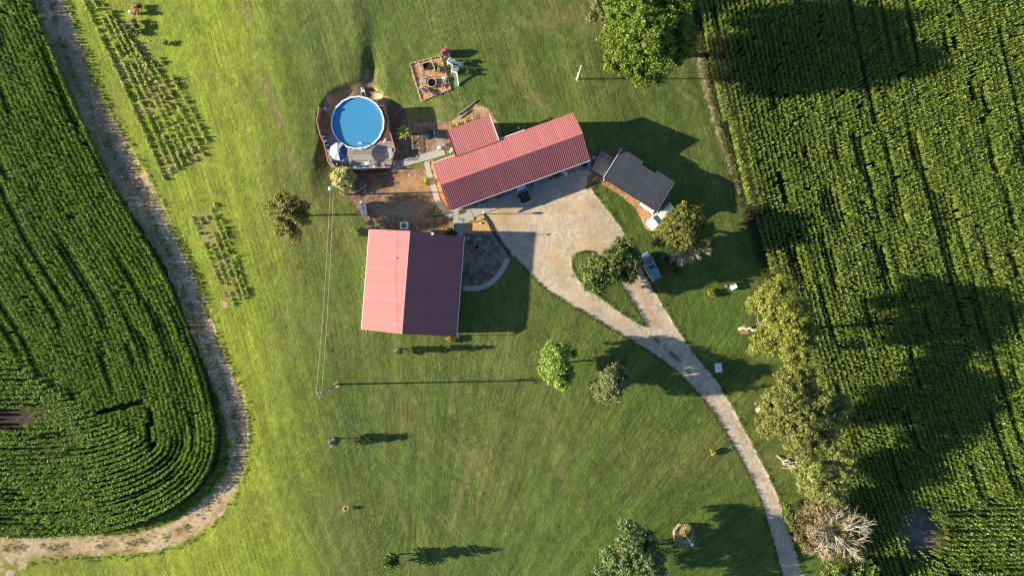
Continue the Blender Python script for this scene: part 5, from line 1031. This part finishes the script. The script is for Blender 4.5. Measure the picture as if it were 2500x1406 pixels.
fc = G(1050, 195); fb_ = thing('stone_edging', fc, 0, 'square of pale stones edging the fire pit corner', 'stone edging'); border(fb_, [(1002, 157), (1076, 138), (1101, 219), (1030, 248)], .34, .22, lay=1)
sb = G(1668, 1303); sb_ = thing('flower_bed', sb, 0, 'raised square stone flower bed on the lower right lawn', 'flower bed'); sq = smooth_poly([(1645, 1280), (1690, 1276), (1696, 1328), (1646, 1330)], 1); border(sb_, sq, .36, .21, lay=3)
MB().prism([(Vector((*gw(p), 0)) - sb).to_tuple()[:2] for p in smooth_poly([(1648, 1283), (1688, 1280), (1692, 1325), (1649, 1327)], 1)], -.2, .45).obj('soil', mat('bed soil', (.42, .28, .12), .95, var=.4, scale=6, bump=.06, bscale=8), sb_)
tree('flowers', 'mixed green plants growing in the raised stone bed', (1676, 1303), [(1678, 1300, .75, .75, .4), (1684, 1288, .7, .4, .3), (1672, 1308, .7, .5, .35)], (.20, .24, .04), .13, .8, .3, clump=.2, tr=.02, forks=False, cat='plant')
tree('flowers', 'small yellow flower clump with long shadow near the drive', (1741, 1103), [(1741, 1105, .35, .38, .35), (1737, 1100, .6, .22, .3)], (.30, .30, .03), .11, 1.1, .25, clump=.18, tr=.02, forks=False, two=(.80, .62, .03), cat='plant')
lg = thing('tree_stump', G(1743, 1101), .4, 'small pale stump in the yellow flower clump', 'stump'); MB().lathe([(.16, 0), (.13, .3), (.12, .85), (.02, .87)], 9).obj('stump', M_BARK, lg)
# fire ring and furniture
M_IRON = mat('rusty dark steel', (.10, .08, .07), .7, var=.3); M_ASH = mat('black ash', (.015, .015, .017), .95); M_WOODG = mat('grey weathered wood', (.34, .31, .28), .85, var=.15, scale=4)
def fire_ring(g, r, h, label, m):
    t = thing('fire_ring', g, 0, label, 'fire ring'); n = 20; vs = []
    for rr_, z in ((r, -.05), (r, h), (r * .86, h), (r * .86, .05)): vs += [(rr_ * math.cos(2 * math.pi * j / n), rr_ * math.sin(2 * math.pi * j / n), z) for j in range(n)]
    MB().add(vs, [(i * n + j, i * n + (j + 1) % n, (i + 1) * n + (j + 1) % n, (i + 1) * n + j) for i in range(3) for j in range(n)]).obj('ring', m, t)
    MB().add([(r * .87 * math.cos(2 * math.pi * j / n), r * .87 * math.sin(2 * math.pi * j / n), .08) for j in range(n)], [tuple(range(n))]).obj('ash_bed', M_ASH, t); return t
fr_ = fire_ring(G(1055, 204), .73, .42, 'large round grey fire ring in the bark corner', mat('grey concrete ring', (.40, .36, .33), .85, var=.15))
for k in range(4): a = k * 1.3; MB().tube([(-.35 * math.cos(a), -.35 * math.sin(a), .14 + .05 * k), (.3 * math.cos(a), .3 * math.sin(a), .2 + .05 * k)], .05, 6).obj('charred_log', M_ASH, fr_)
fire_ring(G(1165, 604), .40, .35, 'small pale-rimmed fire ring in the half-round bed', M_GREY)
def swing(g, rz, label, w=1.5):
    t = thing('garden_bench', g, rz, label, 'bench')
    for k in range(4): MB().box((0, -.22 + k * .14, .45), (w, .12, .03)).obj('slat', M_WOODG, t)
    for k in range(3): MB().box((0, .34 + k * .03, .62 + k * .16), (w, .03, .13)).obj('slat', M_WOODG, t)
    for s_ in (-1, 1):
        MB().box((s_ * (w / 2 - .04), -.2, .22), (.06, .06, .45)).obj('leg', M_WOODG, t); MB().box((s_ * (w / 2 - .04), .36, .5), (.06, .06, 1.0)).obj('leg', M_WOODG, t); MB().box((s_ * (w / 2 - .02), .06, .66), (.07, .62, .04)).obj('armrest', M_WHITE, t)
    MB().box((0, -.30, .42), (w, .04, .07)).obj('front_rail', M_WHITE, t)
    return t
swing(G(1036, 222), heading((1023, 222), (1040, 236)) + math.pi, 'grey slatted bench with white rails at the lower left of the fire ring', 1.45)
ch = thing('lounge_chair', G(1029, 199), 1.35, 'oval grey lounger left of the large fire ring', 'lounger')
MB().prism([(.62 * math.cos(a), .30 * math.sin(a)) for a in np.linspace(0, 6.28, 15)[:-1]], .36, .42).obj('seat', M_WOODG, ch)
for sx in (-.4, .4):
    for sy in (-.2, .2): MB().tube([(sx, sy, 0), (sx, sy, .37)], .025, 5).obj('leg', M_IRON, ch)
def hook(g, rz, label):
    t = thing('swing_frame', g, rz, label, 'swing frame'); MB().tube([(-1.0, 0, 0), (-.9, 0, 1.55), (0, 0, 1.62), (.9, 0, 1.55), (1.1, .35, .02)], .028, 6).obj('frame', M_WHITE, t); MB().tube([(-.9, 0, 1.55), (-1.2, -.4, 0)], .028, 6).obj('leg', M_WHITE, t)
hook(G(1028, 174), heading((1031, 188), (1021, 158)), 'white tubular swing frame at the left of the fire pit corner'); hook(G(1059, 165), heading((1062, 178), (1050, 150)), 'white tubular swing frame at the right of the fire pit corner')
def planter(g, rz, w, d_, label, m):
    t = thing('planter_box', g, rz, label, 'planter'); 
    for s_ in (-1, 1): MB().box((s_ * w / 2, 0, .2), (.06, d_ + .06, .42)).obj('side', m, t); MB().box((0, s_ * d_ / 2, .2), (w - .06, .06, .42)).obj('side', m, t)
    MB().box((0, 0, .10), (w - .08, d_ - .08, .2)).obj('soil', M_ASH, t); return t
planter(G(1042, 163), .25, 1.1, .85, 'open square dark box in the middle of the fire pit corner', M_IRON); planter(G(1069, 170), .1, .95, .8, 'open dark planter box holding the lime plant', M_IRON)
wp = thing('log_pile', G(1086, 203), 1.2, 'jumbled pile of grey logs and bricks beside the large fire ring', 'log pile')
for k in range(16):
    a = random.uniform(0, 3.1); x, y = random.uniform(-.75, .75), random.uniform(-.3, .3); L = random.uniform(.15, .3); MB().tube([(x - L * math.cos(a), y - L * math.sin(a), .08 + .08 * (k % 4)), (x + L * math.cos(a), y + L * math.sin(a), .10 + .08 * (k % 4))], random.uniform(.05, .09), 6).obj('log', random.choice([M_WOODG, M_POLEW, M_STONE[3], M_IRON]), wp)
sp = thing('side_table', G(1084, 193), .2, 'small white table by the log pile', 'table'); MB().box((0, 0, .45), (.5, .4, .04)).obj('table_top', M_WHITE, sp)
for sx in (-.2, .2):
    for sy in (-.15, .15): MB().box((sx, sy, .22), (.04, .04, .43)).obj('leg', M_WHITE, sp)
# play house and climbers
ph = thing('playhouse', G(1089, 133), .55, 'toy playhouse with maroon roof above the fire pit corner', 'playhouse'); M_TOY = mat('cream toy plastic', (.68, .58, .44), .5); M_TOYR = mat('maroon toy plastic', (.32, .06, .07), .5); M_TOYB = mat('blue toy plastic', (.05, .28, .62), .45); M_TOYW = mat('white toy plastic', (.78, .78, .80), .4)
MB().box((0, 0, .6), (1.05, .95, 1.2)).obj('walls', M_TOY, ph)
for s_ in (-1, 1): MB().add([(-.62, 0, 1.62), (.62, 0, 1.62), (.62, s_ * .58, 1.18), (-.62, s_ * .58, 1.18), (-.62, 0, 1.56), (.62, 0, 1.56), (.62, s_ * .58, 1.12), (-.62, s_ * .58, 1.12)], [(0, 1, 2, 3), (7, 6, 5, 4), (0, 4, 5, 1), (1, 5, 6, 2), (2, 6, 7, 3), (3, 7, 4, 0)]).obj('roof', M_TOYR, ph)
MB().box((-.54, 0, .45), (.03, .4, .8)).obj('door', M_TOYR, ph); MB().box((0, -.49, .75), (.4, .03, .35)).obj('window', M_GLASS, ph); MB().box((.2, .3, 1.5), (.16, .16, .3)).obj('chimney', M_TOYR, ph)
def climber(g, rz, label, l, sl):
    t = thing('toy_climber', g, rz, label, 'play slide')
    for sx, sy in ((-.45, -.4), (.45, -.4), (.45, .4), (-.45, .4)): MB().box((sx, sy, .75), (.12, .12, 1.5), bev=.03).obj('post', M_TOYW, t)
    for (c, d, m_) in [((0, -.4, 1.3), (.9, .10, .5), M_TOYW), ((0, .4, 1.3), (.9, .10, .5), M_TOYB), ((-.45, 0, 1.35), (.10, .8, .35), M_TOYW), ((-.45, 0, .35), (.08, .8, .6), M_TOYB)]: MB().box(c, d, bev=.03).obj('side_panel', m_, t)
    MB().box((0, 0, .85), (.85, .75, .06)).obj('platform', mat('toy platform grey', (.22, .27, .30), .6), t)
    d = Vector((math.cos(sl), math.sin(sl), 0)); m = MB(); n = Vector((-d.y, d.x, 0)); rings = []
    for i in range(8):
        f = i / 7; p = d * (.4 + l * f) + Vector((0, 0, .95 * (1 - f) ** 1.3 + .08)); rings.append([p - n * .26 + Vector((0, 0, .12)), p - n * .20, p + n * .20, p + n * .26 + Vector((0, 0, .12)), p + n * .27 - Vector((0, 0, .03)), p - n * .27 - Vector((0, 0, .03))])
    m.loft(rings); m.obj('slide', M_TOYW, t); return t
climber(G(1103, 157), -.5, 'blue and white toy climber with a slide pointing right', 1.35, .5)
climber(G(1112, 177), -.25, 'white toy climber with a long slide pointing down the picture', 1.9, -1.2)
# tank, heat pump
pt = thing('propane_tank', G(889, 511), heading((885, 490), (893, 530)), 'white capsule-shaped propane tank on the brown bed', 'gas tank'); M_TANK = mat('dirty white tank paint', (.70, .70, .68), .45, var=.15, scale=2, col2=(.50, .52, .56))
prof = [(.03, -1.28)] + [(.46 * math.cos(a), -.90 - .38 * math.sin(a)) for a in np.linspace(1.3, 0, 5)] + [(.46 * math.cos(a), .90 + .38 * math.sin(a)) for a in np.linspace(0, 1.3, 5)] + [(.03, 1.28)]
tk = MB().lathe(prof, 16).obj('tank', M_TANK, pt, smooth=True); tk.rotation_euler = (0, math.pi / 2, 0); tk.location = (0, 0, .62); MB().lathe([(.17, 0), (.17, .16), (.05, .22)], 12, (0, 0, 1.05)).obj('valve_dome', M_GREY, pt)
for x in (-.8, .8): MB().box((x, 0, .12), (.12, .7, .3)).obj('foot', M_GREY, pt)
hp = thing('heat_pump', G(988, 552), .0, 'square white air conditioning unit above the garage roof edge', 'air conditioner'); MB().box((0, 0, .42), (1.25, 1.15, .84), bev=.05).obj('case', M_WHITE, hp)
n = 20; MB().lathe([(.40, .80), (.44, .86), (.36, .88), (.34, .82)], 20).obj('fan_guard', M_GREY, hp); MB().lathe([(.33, .835), (.33, .85), (.02, .85)], 20).obj('fan_well', M_DARK, hp)
for k in range(4): MB().box((.16 * math.cos(k * 1.57), .16 * math.sin(k * 1.57), .865), (.30, .10, .01), k * 1.57).obj('fan_blade', M_GREY, hp)
MB().box((.72, .05, .45), (.18, .6, .6), bev=.02).obj('side_box', M_GREY, hp)
# pool deck furniture
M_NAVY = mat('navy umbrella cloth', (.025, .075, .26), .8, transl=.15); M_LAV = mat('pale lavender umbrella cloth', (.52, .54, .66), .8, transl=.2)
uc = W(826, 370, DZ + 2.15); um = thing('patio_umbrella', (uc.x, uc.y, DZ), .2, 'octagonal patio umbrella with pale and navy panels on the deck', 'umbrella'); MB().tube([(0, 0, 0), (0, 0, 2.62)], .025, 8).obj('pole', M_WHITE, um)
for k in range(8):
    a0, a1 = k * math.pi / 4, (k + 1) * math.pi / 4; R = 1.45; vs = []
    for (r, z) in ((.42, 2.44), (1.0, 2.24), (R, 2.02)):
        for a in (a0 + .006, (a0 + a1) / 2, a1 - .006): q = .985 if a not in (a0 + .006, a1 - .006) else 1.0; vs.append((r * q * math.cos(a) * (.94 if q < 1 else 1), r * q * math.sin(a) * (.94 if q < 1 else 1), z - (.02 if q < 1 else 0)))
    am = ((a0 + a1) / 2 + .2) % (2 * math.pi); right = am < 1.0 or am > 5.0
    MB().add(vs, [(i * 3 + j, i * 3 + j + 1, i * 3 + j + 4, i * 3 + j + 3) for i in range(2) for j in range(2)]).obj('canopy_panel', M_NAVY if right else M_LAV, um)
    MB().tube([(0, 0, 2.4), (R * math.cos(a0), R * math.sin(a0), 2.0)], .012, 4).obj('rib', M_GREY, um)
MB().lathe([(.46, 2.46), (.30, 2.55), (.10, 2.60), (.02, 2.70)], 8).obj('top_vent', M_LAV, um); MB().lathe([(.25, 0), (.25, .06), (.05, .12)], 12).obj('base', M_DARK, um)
M_BLU = mat('royal blue plastic', (.015, .06, .42), .4)
def chair(g, rz, label, m, grp=None, sc=1.0):
    t = thing('deck_chair', g, rz, label, 'chair', grp); MB().box((0, 0, .42 * sc), (.48 * sc, .48 * sc, .04), bev=.012).obj('seat', m, t); MB().box((-.24 * sc, 0, .68 * sc), (.04, .46 * sc, .5 * sc), M=Matrix.Rotation(-.2, 3, 'Y')).obj('backrest', m, t)
    for sx in (-1, 1):
        for sy in (-1, 1): MB().tube([(sx * .2 * sc, sy * .2 * sc, .41 * sc), (sx * .24 * sc, sy * .23 * sc, 0)], .018, 5).obj('leg', M_WHITE, t)
        MB().box((0, sx * .25 * sc, .60 * sc), (.42 * sc, .05, .03)).obj('armrest', M_WHITE, t)
    return t
gc = 'royal blue chairs along the left deck railing'
for k, (px, py, lb) in enumerate([(797, 340, 'topmost of the three royal blue deck chairs'), (800, 352, 'middle of the three royal blue deck chairs'), (804, 362, 'lowest of the three royal blue deck chairs by the umbrella')]): chair(W(px, py, DZ), .3, lb, M_BLU, gc)
chair(W(842, 397, DZ), .75, 'small navy chair with white frame below the umbrella', M_NAVY); chair(W(898, 401, DZ), 1.9, 'pale aqua lounge chair by the lower deck railing', mat('pale aqua mesh', (.35, .60, .66), .6), sc=1.35)
fl = thing('float_ring', W(883, 410, DZ), 0, 'turquoise inflatable ring lying by the lower railing', 'pool float'); n = 18; vs = []
for i in range(n):
    a = 2 * math.pi * i / n
    for j in range(7): b = 2 * math.pi * j / 7; vs.append(((.52 + .13 * math.cos(b)) * math.cos(a), .62 * (.52 + .13 * math.cos(b)) * math.sin(a), .13 + .13 * math.sin(b)))
MB().add(vs, [(i * 7 + j, ((i + 1) % n) * 7 + j, ((i + 1) % n) * 7 + (j + 1) % 7, i * 7 + (j + 1) % 7) for i in range(n) for j in range(7)]).obj('ring', mat('turquoise vinyl', (.03, .30, .42), .35), fl, smooth=True)
MB().box((-.9, 0, .15), (.45, .5, .25), bev=.08).obj('pillow', mat('pale blue vinyl', (.45, .55, .65), .4), fl)
ti = thing('inflatable_toy', W(913, 407, DZ), .5, 'white and pink inflatable toy heaped by the lower railing', 'pool toy'); M_INF = mat('white vinyl', (.82, .74, .70), .35)
MB().lathe([(.05, 0), (.30, .06), (.36, .2), (.28, .34), (.06, .40)], 12, (.15, -.12, 0)).obj('body', M_INF, ti, smooth=True); MB().tube([(-.2, .1, .2), (-.35, .35, .35), (-.15, .55, .4)], [.14, .12, .05], 8).obj('neck', M_INF, ti, smooth=True); MB().lathe([(.03, .0), (.2, .05), (.2, .22), (.03, .28)], 10, (.45, .25, 0)).obj('head', M_INF, ti, smooth=True)
cs = thing('folding_chair', W(937, 408, DZ), .1, 'white folded chair beside the lower right deck corner', 'chair'); MB().box((0, 0, .35), (.5, .45, .05), bev=.02).obj('seat', M_TOYW, cs); MB().box((-.1, .2, .6), (.45, .05, .45)).obj('backrest', M_TOYW, cs)
for sx in (-.2, .2):
    for sy in (-.18, .18): MB().tube([(sx, sy, .35), (sx, sy, 0)], .02, 5).obj('leg', M_WHITE, cs)
st_ = thing('storage_box', W(955, 374, DZ), heading((952, 362), (958, 384)), 'long grey storage box against the right deck railing', 'storage box'); MB().box((0, 0, .28), (1.3, .58, .56), bev=.03).obj('box', mat('grey resin', (.30, .33, .37), .6), st_); MB().box((0, 0, .59), (1.36, .64, .06), bev=.02).obj('lid', mat('grey resin lid', (.36, .39, .43), .5), st_); MB().box((.72, 0, .62), (.12, .6, .05)).obj('edge_trim', M_WHITE, st_)
gr_ = thing('black_vessel', W(829, 403, DZ), 0, 'black round barbecue under the lower edge of the umbrella', 'vessel'); MB().lathe([(.05, .55), (.30, .65), (.36, .8), (.30, .98), (.05, 1.08)], 14).obj('bowl', mat('black enamel', (.012, .012, .014), .3), gr_, smooth=True)  # round black bowl on three legs at a dark spot of the deck
for k in range(3): MB().tube([(.25 * math.cos(k * 2.1), .25 * math.sin(k * 2.1), .7), (.38 * math.cos(k * 2.1), .38 * math.sin(k * 2.1), 0)], .018, 5).obj('leg', M_DARK, gr_)
wt = thing('towel_rack', W(941, 346, DZ), .4, 'small white frame at the top of the right deck part', 'rack'); MB().tube([(-.3, -.25, 0), (-.3, -.2, .8), (.3, .2, .8), (.3, .25, 0)], .045, 6).obj('frame', M_WHITE, wt); MB().box((0, 0, .7), (.5, .2, .06), .6).obj('towel', M_INF, wt)
sk = thing('pool_skimmer', W(797, 268, DZ + .4), 0, 'blue skimmer net on a thin pole at the upper left deck corner', 'pool net'); MB().tube([(-.1, 0, .35), (1.0, -1.3, -.3)], .02, 5).obj('pole', M_GREY, sk); MB().lathe([(.22, .3), (.25, .34), (.2, .36)], 10, (0, .1, 0)).obj('net', M_BLU, sk)
# patio of the wing
M_TARP = mat('black tarpaulin', (.014, .018, .026), .35, bump=.04, bscale=4)
pd = thing('patio', (0, 0, 0), 0, 'small grey board patio under the left side of the wing'); pd['kind'] = 'structure'
q0, q1, q3 = [Vector((*gw(p), 0)) for p in ((1061, 333), (1070, 368), (1112, 325))]
for k in range(14):
    a = q0.lerp(q1, (k + .04) / 14); b = q0.lerp(q1, (k + .96) / 14); d = (q3 - q0) * 1.15; zz = float(gz(a.x, a.y)) + .13; MB().prism([a.to_tuple()[:2], b.to_tuple()[:2], (b + d).to_tuple()[:2], (a + d).to_tuple()[:2]], zz - .2, zz).obj('deck_board', M_DECK[0], pd)
tb = thing('covered_table', G(1077, 329, .13), -.05, 'long patio table hidden under a black tarpaulin beside the wing', 'covered table')
rg = []
for x, hw, z in ((-1.15, .25, .05), (-1.1, .50, .1), (-.95, .62, .72), (.3, .66, .78), (1.2, .64, .76), (1.35, .62, .1)): rg.append([Vector((x, s_ * hw * k_, zz_)) for s_, k_, zz_ in ((-1, 1.08, .02), (-1, 1, z * .6), (-1, .9, z), (1, .9, z + .03), (1, 1, z * .6), (1, 1.08, .02))])
MB().loft(rg).obj('cover', M_TARP, tb)
gb_ = thing('covered_grill', G(1047, 330), .3, 'low dark heap under a blue-black cover left of the black table', 'covered heap'); MB().lathe([(.62, 0), (.60, .3), (.45, .42), (.1, .48)], 11).obj('cover', mat('blue black cover', (.03, .045, .085), .6, bump=.05, bscale=3), gb_)
bn = thing('patio_bench', G(1077, 357, .13), heading((1070, 360), (1090, 352)), 'pale grey bench of two broad boards on the patio', 'bench')
for k in range(2): MB().box((.3, -.17 + k * .34, .45), (.85, .30, .05), bev=.01).obj('seat_board', M_GREY, bn)
for sx in (-.05, .6): MB().box((sx, 0, .22), (.05, .5, .42)).obj('leg', M_GREY, bn)
ck = thing('stacked_crates', G(1073, 364, .13), .1, 'pale stack of crates at the patio corner', 'crate'); MB().box((0, 0, .2), (.65, .5, .4), bev=.03).obj('crate', M_GREY, ck); MB().box((0, .02, .55), (.5, .4, .28), bev=.03).obj('upper_crate', M_POLEW, ck)
sg = thing('gate_panel', G(1104, 366), heading((1096, 372), (1107, 358)), 'small white slatted gate below the wing corner', 'gate'); MB().box((0, -.17, .5), (1.15, .05, .07)).obj('rail', M_WHITE, sg); MB().box((0, .17, .5), (1.15, .05, .07)).obj('rail', M_WHITE, sg)
for k in range(8): MB().box((-.5 + k * .143, 0, .5), (.045, .32, .04)).obj('slat', M_WHITE, sg)
for sx in (-.55, .55): MB().box((sx, 0, .25), (.06, .3, .5)).obj('leg', M_WHITE, sg)
# stepping stones
for k, (px, py) in enumerate([(1021, 334), (1021, 350), (1024, 362), (1026, 373)]):
    tag(MB().box(tuple(G(px, py, .03)), (.40, .38, .08), .2 * k, bev=.02).obj('stepping_stone', M_CONC), ['top', 'second', 'third', 'lowest'][k] + ' square stepping stone between banana plant and patio', 'stepping stone', 'stepping stones by the patio')
# logs behind the wing, sticks in beds
tag(MB().tube([tuple(G(1118, 281, .12)), tuple(G(1140, 266, .14)), tuple(G(1165, 245, .12))], [.10, .14, .07], 7).obj('log', M_BARK), 'long bent pale log lying behind the wing', 'log')
tag(MB().tube([tuple(G(1125, 289, .08)), tuple(G(1150, 269, .12))], .09, 6).obj('log', M_BARKD), 'shorter dark log beside the long pale log', 'log')
tag(MB().tube([tuple(G(866, 472, .06)), tuple(G(896, 452, .06))], .045, 5).obj('pipe', M_WHITE), 'thin white pipe lying near the pale round bush', 'pipe'); tag(MB().tube([tuple(G(907, 446, .06)), tuple(G(932, 438, .06))], .04, 5).obj('stick', M_WOODG), 'thin brown stick lying right of the white pipe', 'stick')
tag(MB().tube([tuple(G(998, 426, .05)), tuple(G(1000, 430, .07)), tuple(G(1003, 424, .05))], .05, 5).obj('antler', M_WHITE), 'small curved white piece on the bark near the walk', 'debris')
# edging timber across the bark
et = thing('edging_timber', G(1213, 565), 0, 'dark rubber edging strip running down from the lamp post', 'edging'); P = [G(*p) for p in smooth_poly([(1174, 514), (1188, 533), (1200, 560), (1215, 583), (1235, 608), (1243, 624)], 1, False)]
for k, (a, b) in enumerate(zip(P, P[1:])): m_ = (a + b) / 2 - et.location; d = b - a; MB().box((m_.x, m_.y, m_.z + .02), (d.length - .02, .34, .16), math.atan2(d.y, d.x), bev=.03).obj('timber', mat('black rubber edging', (.030, .030, .034), .8), et)
# scattered white rocks in the beds
for k, (px, py) in enumerate([(1145, 582), (1171, 583), (1211, 597), (1190, 612), (1176, 630), (1148, 637), (1225, 620), (1178, 650), (1190, 640), (1134, 630), (1023, 429), (1061, 498), (1055, 495), (1070, 532), (1076, 533), (962, 520), (1174, 545), (1152, 607), (1452, 437), (1449, 440), (1456, 432), (962, 429)]):
    p = G(px, py, .06); s_ = random.uniform(.16, .26) * (1.6 if (px, py) == (1174, 545) else 1); o = link('white_rock', STM[k % 8].copy(), None); o.data.materials.clear(); o.data.materials.append(M_POLEW); o.location = p; o.scale = (s_, s_ * .8, s_ * .6); o.rotation_euler = (0, 0, k); bd_ = 'half-round bark bed beside the square garage' if 1130 < px < 1240 else ('soil between house and trailer' if px > 1400 else 'brown pebble bed left of the house'); tag(o, 'small white rock lying in the ' + bd_, 'rock', 'small white rocks in the ' + bd_)
# apron things
for k, (px, py, s_, lb) in enumerate([(1375, 421, .9, 'smaller white bag left of its pair on the apron'), (1381, 424, 1.2, 'larger white bag right of its pair on the apron')]):
    o = MB().lathe([(.05, 0), (.20 * s_, .04), (.24 * s_, .2), (.16 * s_, .34), (.05, .44)], 9).obj('sack', M_TOYW, None, tuple(G(px, py, .06)), smooth=True); o.scale = (1, 1.25, 1); tag(o, lb, 'bag')
bb_ = thing('plastic_barrel', G(1427, 404, .06), 0, 'royal blue plastic tub under the right front eave', 'tub'); MB().lathe([(.36, 0), (.40, .25), (.42, .6), (.36, .6), (.34, .1)], 16).obj('tub', M_BLU, bb_)
ty = thing('old_tyre', G(1451, 386), .3, 'old pale tyre lying between house and trailer', 'tyre'); MB().lathe([(.22, .0), (.36, .02), (.40, .10), (.36, .18), (.22, .2), (.20, .1)], 16).obj('tyre', M_GREY, ty)
dm = tag(MB().box(tuple(G(1128, 517, .11)), (1.05, .65, .04), .35).obj('door_mat', mat('dark door mat', (.07, .06, .05), .95)), 'dark mat on the apron beside the house corner', 'mat')
# gate beside garage whose shadow falls on the bark
sgn = thing('fence_panel', G(1108, 553), math.pi / 2, 'low dark panel standing at the garage corner by the walk', 'panel'); MB().box((0, 0, .5), (1.0, .07, 1.0)).obj('board', M_WOODG, sgn)
MB().box((.2, 0, .25), (.08, .1, .6)).obj('post', M_WOODG, sgn)
# lawn things
wc = thing('white_crate', G(1789, 699), .45, 'white open crate on the shaded right lawn', 'crate'); MB().box((0, -.1, .35), (.95, .7, .6), bev=.03).obj('box', M_WHITE, wc); MB().box((0, .40, .45), (.9, .10, .55)).obj('lid', M_GREY, wc)
tag(MB().lathe([(.05, 0), (.17, .03), (.20, .3), (.1, .34)], 10).obj('bucket', M_GREY, None, tuple(G(1772, 698))), 'small grey bucket left of the white crate', 'bucket')
sl_ = thing('sheet_board', G(1753, 897), .12, 'pale blue rectangular lid lying on the lawn right of the drive', 'lid'); MB().box((0, 0, .22), (1.05, 1.45, .40), bev=.05).obj('box', mat('pale blue plastic', (.55, .68, .80), .5), sl_); MB().box((0, -.45, .44), (.9, .35, .04)).obj('lid_step', M_WHITE, sl_)
rw = thing('red_wagon', G(1424, 654), heading((1413, 658), (1434, 650)), 'small red wagon on the island grass', 'wagon'); M_WAG = mat('red wagon paint', (.68, .05, .02), .4); MB().box((0, 0, .30), (1.25, .48, .06), bev=.02).obj('tray', M_WAG, rw)
for s_ in (-1, 1):
    MB().box((0, s_ * .24, .42), (1.25, .05, .22)).obj('side', M_WAG, rw); MB().box((s_ * .62, 0, .42), (.05, .48, .22)).obj('end', M_WAG, rw)
    for x in (-.4, .4): w = MB().lathe([(.03, -.03), (.12, -.03), (.12, .03), (.03, .03)], 10).obj('wheel', M_TYRE, rw); w.location = (x, s_ * .22, .12); w.rotation_euler = (math.pi / 2, 0, 0)
wb_ = thing('white_bucket', G(324, 35), 0, 'round white tub at the top of the garden rows', 'tub'); MB().lathe([(.18, 0), (.24, .5), (.26, .9), (.24, .95), (.05, .99)], 14).obj('tub', M_TOYW, wb_)
tree('flowers', 'pink and orange flower clump right of the white garden tub', (333, 29), [(333, 29, .9, .45, .5), (330, 20, .8, .4, .5)], (.45, .20, .09), .14, .9, .3, clump=.2, tr=.02, forks=False, two=(.75, .38, .32), cat='plant')
gpl = 'bushy vegetable plants at the top of the garden'
for k, (px, py, h_, lb) in enumerate([(326, 52, 1.1, 'bushy plant just below the white garden tub'), (332, 64, 1.3, 'middle bushy plant of the garden clump'), (320, 75, 1.2, 'left bushy plant of the garden clump'), (334, 80, 1.0, 'lowest bushy plant of the garden clump'), (340, 15, 1.1, 'bushy plant above the flower clump at the top edge'), (405, 104, .8, 'lone bushy plant right of the garden rows')]):
    tree('vegetable_plant', lb, (px, py), [(px, py, h_ * .6, .42, h_ * .45)], (.10, .15, .03), .16, .9, .3, clump=.22, tr=.03, forks=False, group=gpl, cat='plant')
tag(MB().box(tuple(G(361, 100, .1)), (.5, .08, .05), -.4).obj('stake', M_WHITE), 'short pale stake lying right of the garden rows', 'stake')
fe = thing('foot_post', G(1118, 231), 0, 'short white post standing right of the fire pit corner', 'post'); MB().tube([(0, 0, -.1), (0, 0, 1.4)], .03, 6).obj('post', M_WHITE, fe)
for k, (px, py, lb) in enumerate([(1266, 314, 'pale pot against the back wall of the house'), (1282, 310, 'flat grey pan beside the back wall of the house')]):
    tag(MB().lathe([(.08, 0), (.18, .03), (.22, .3), (.16, .3), (.14, .1)], 10).obj('plant_pot', M_GREY if k else M_TOYW, None, tuple(G(px, py))), lb, 'pot')
tag(MB().box(tuple(G(1217, 329, .5)), (.12, .9, .05), -.5).obj('step_ladder', M_GREY), 'grey folded ladder in the corner of wing and house', 'ladder')
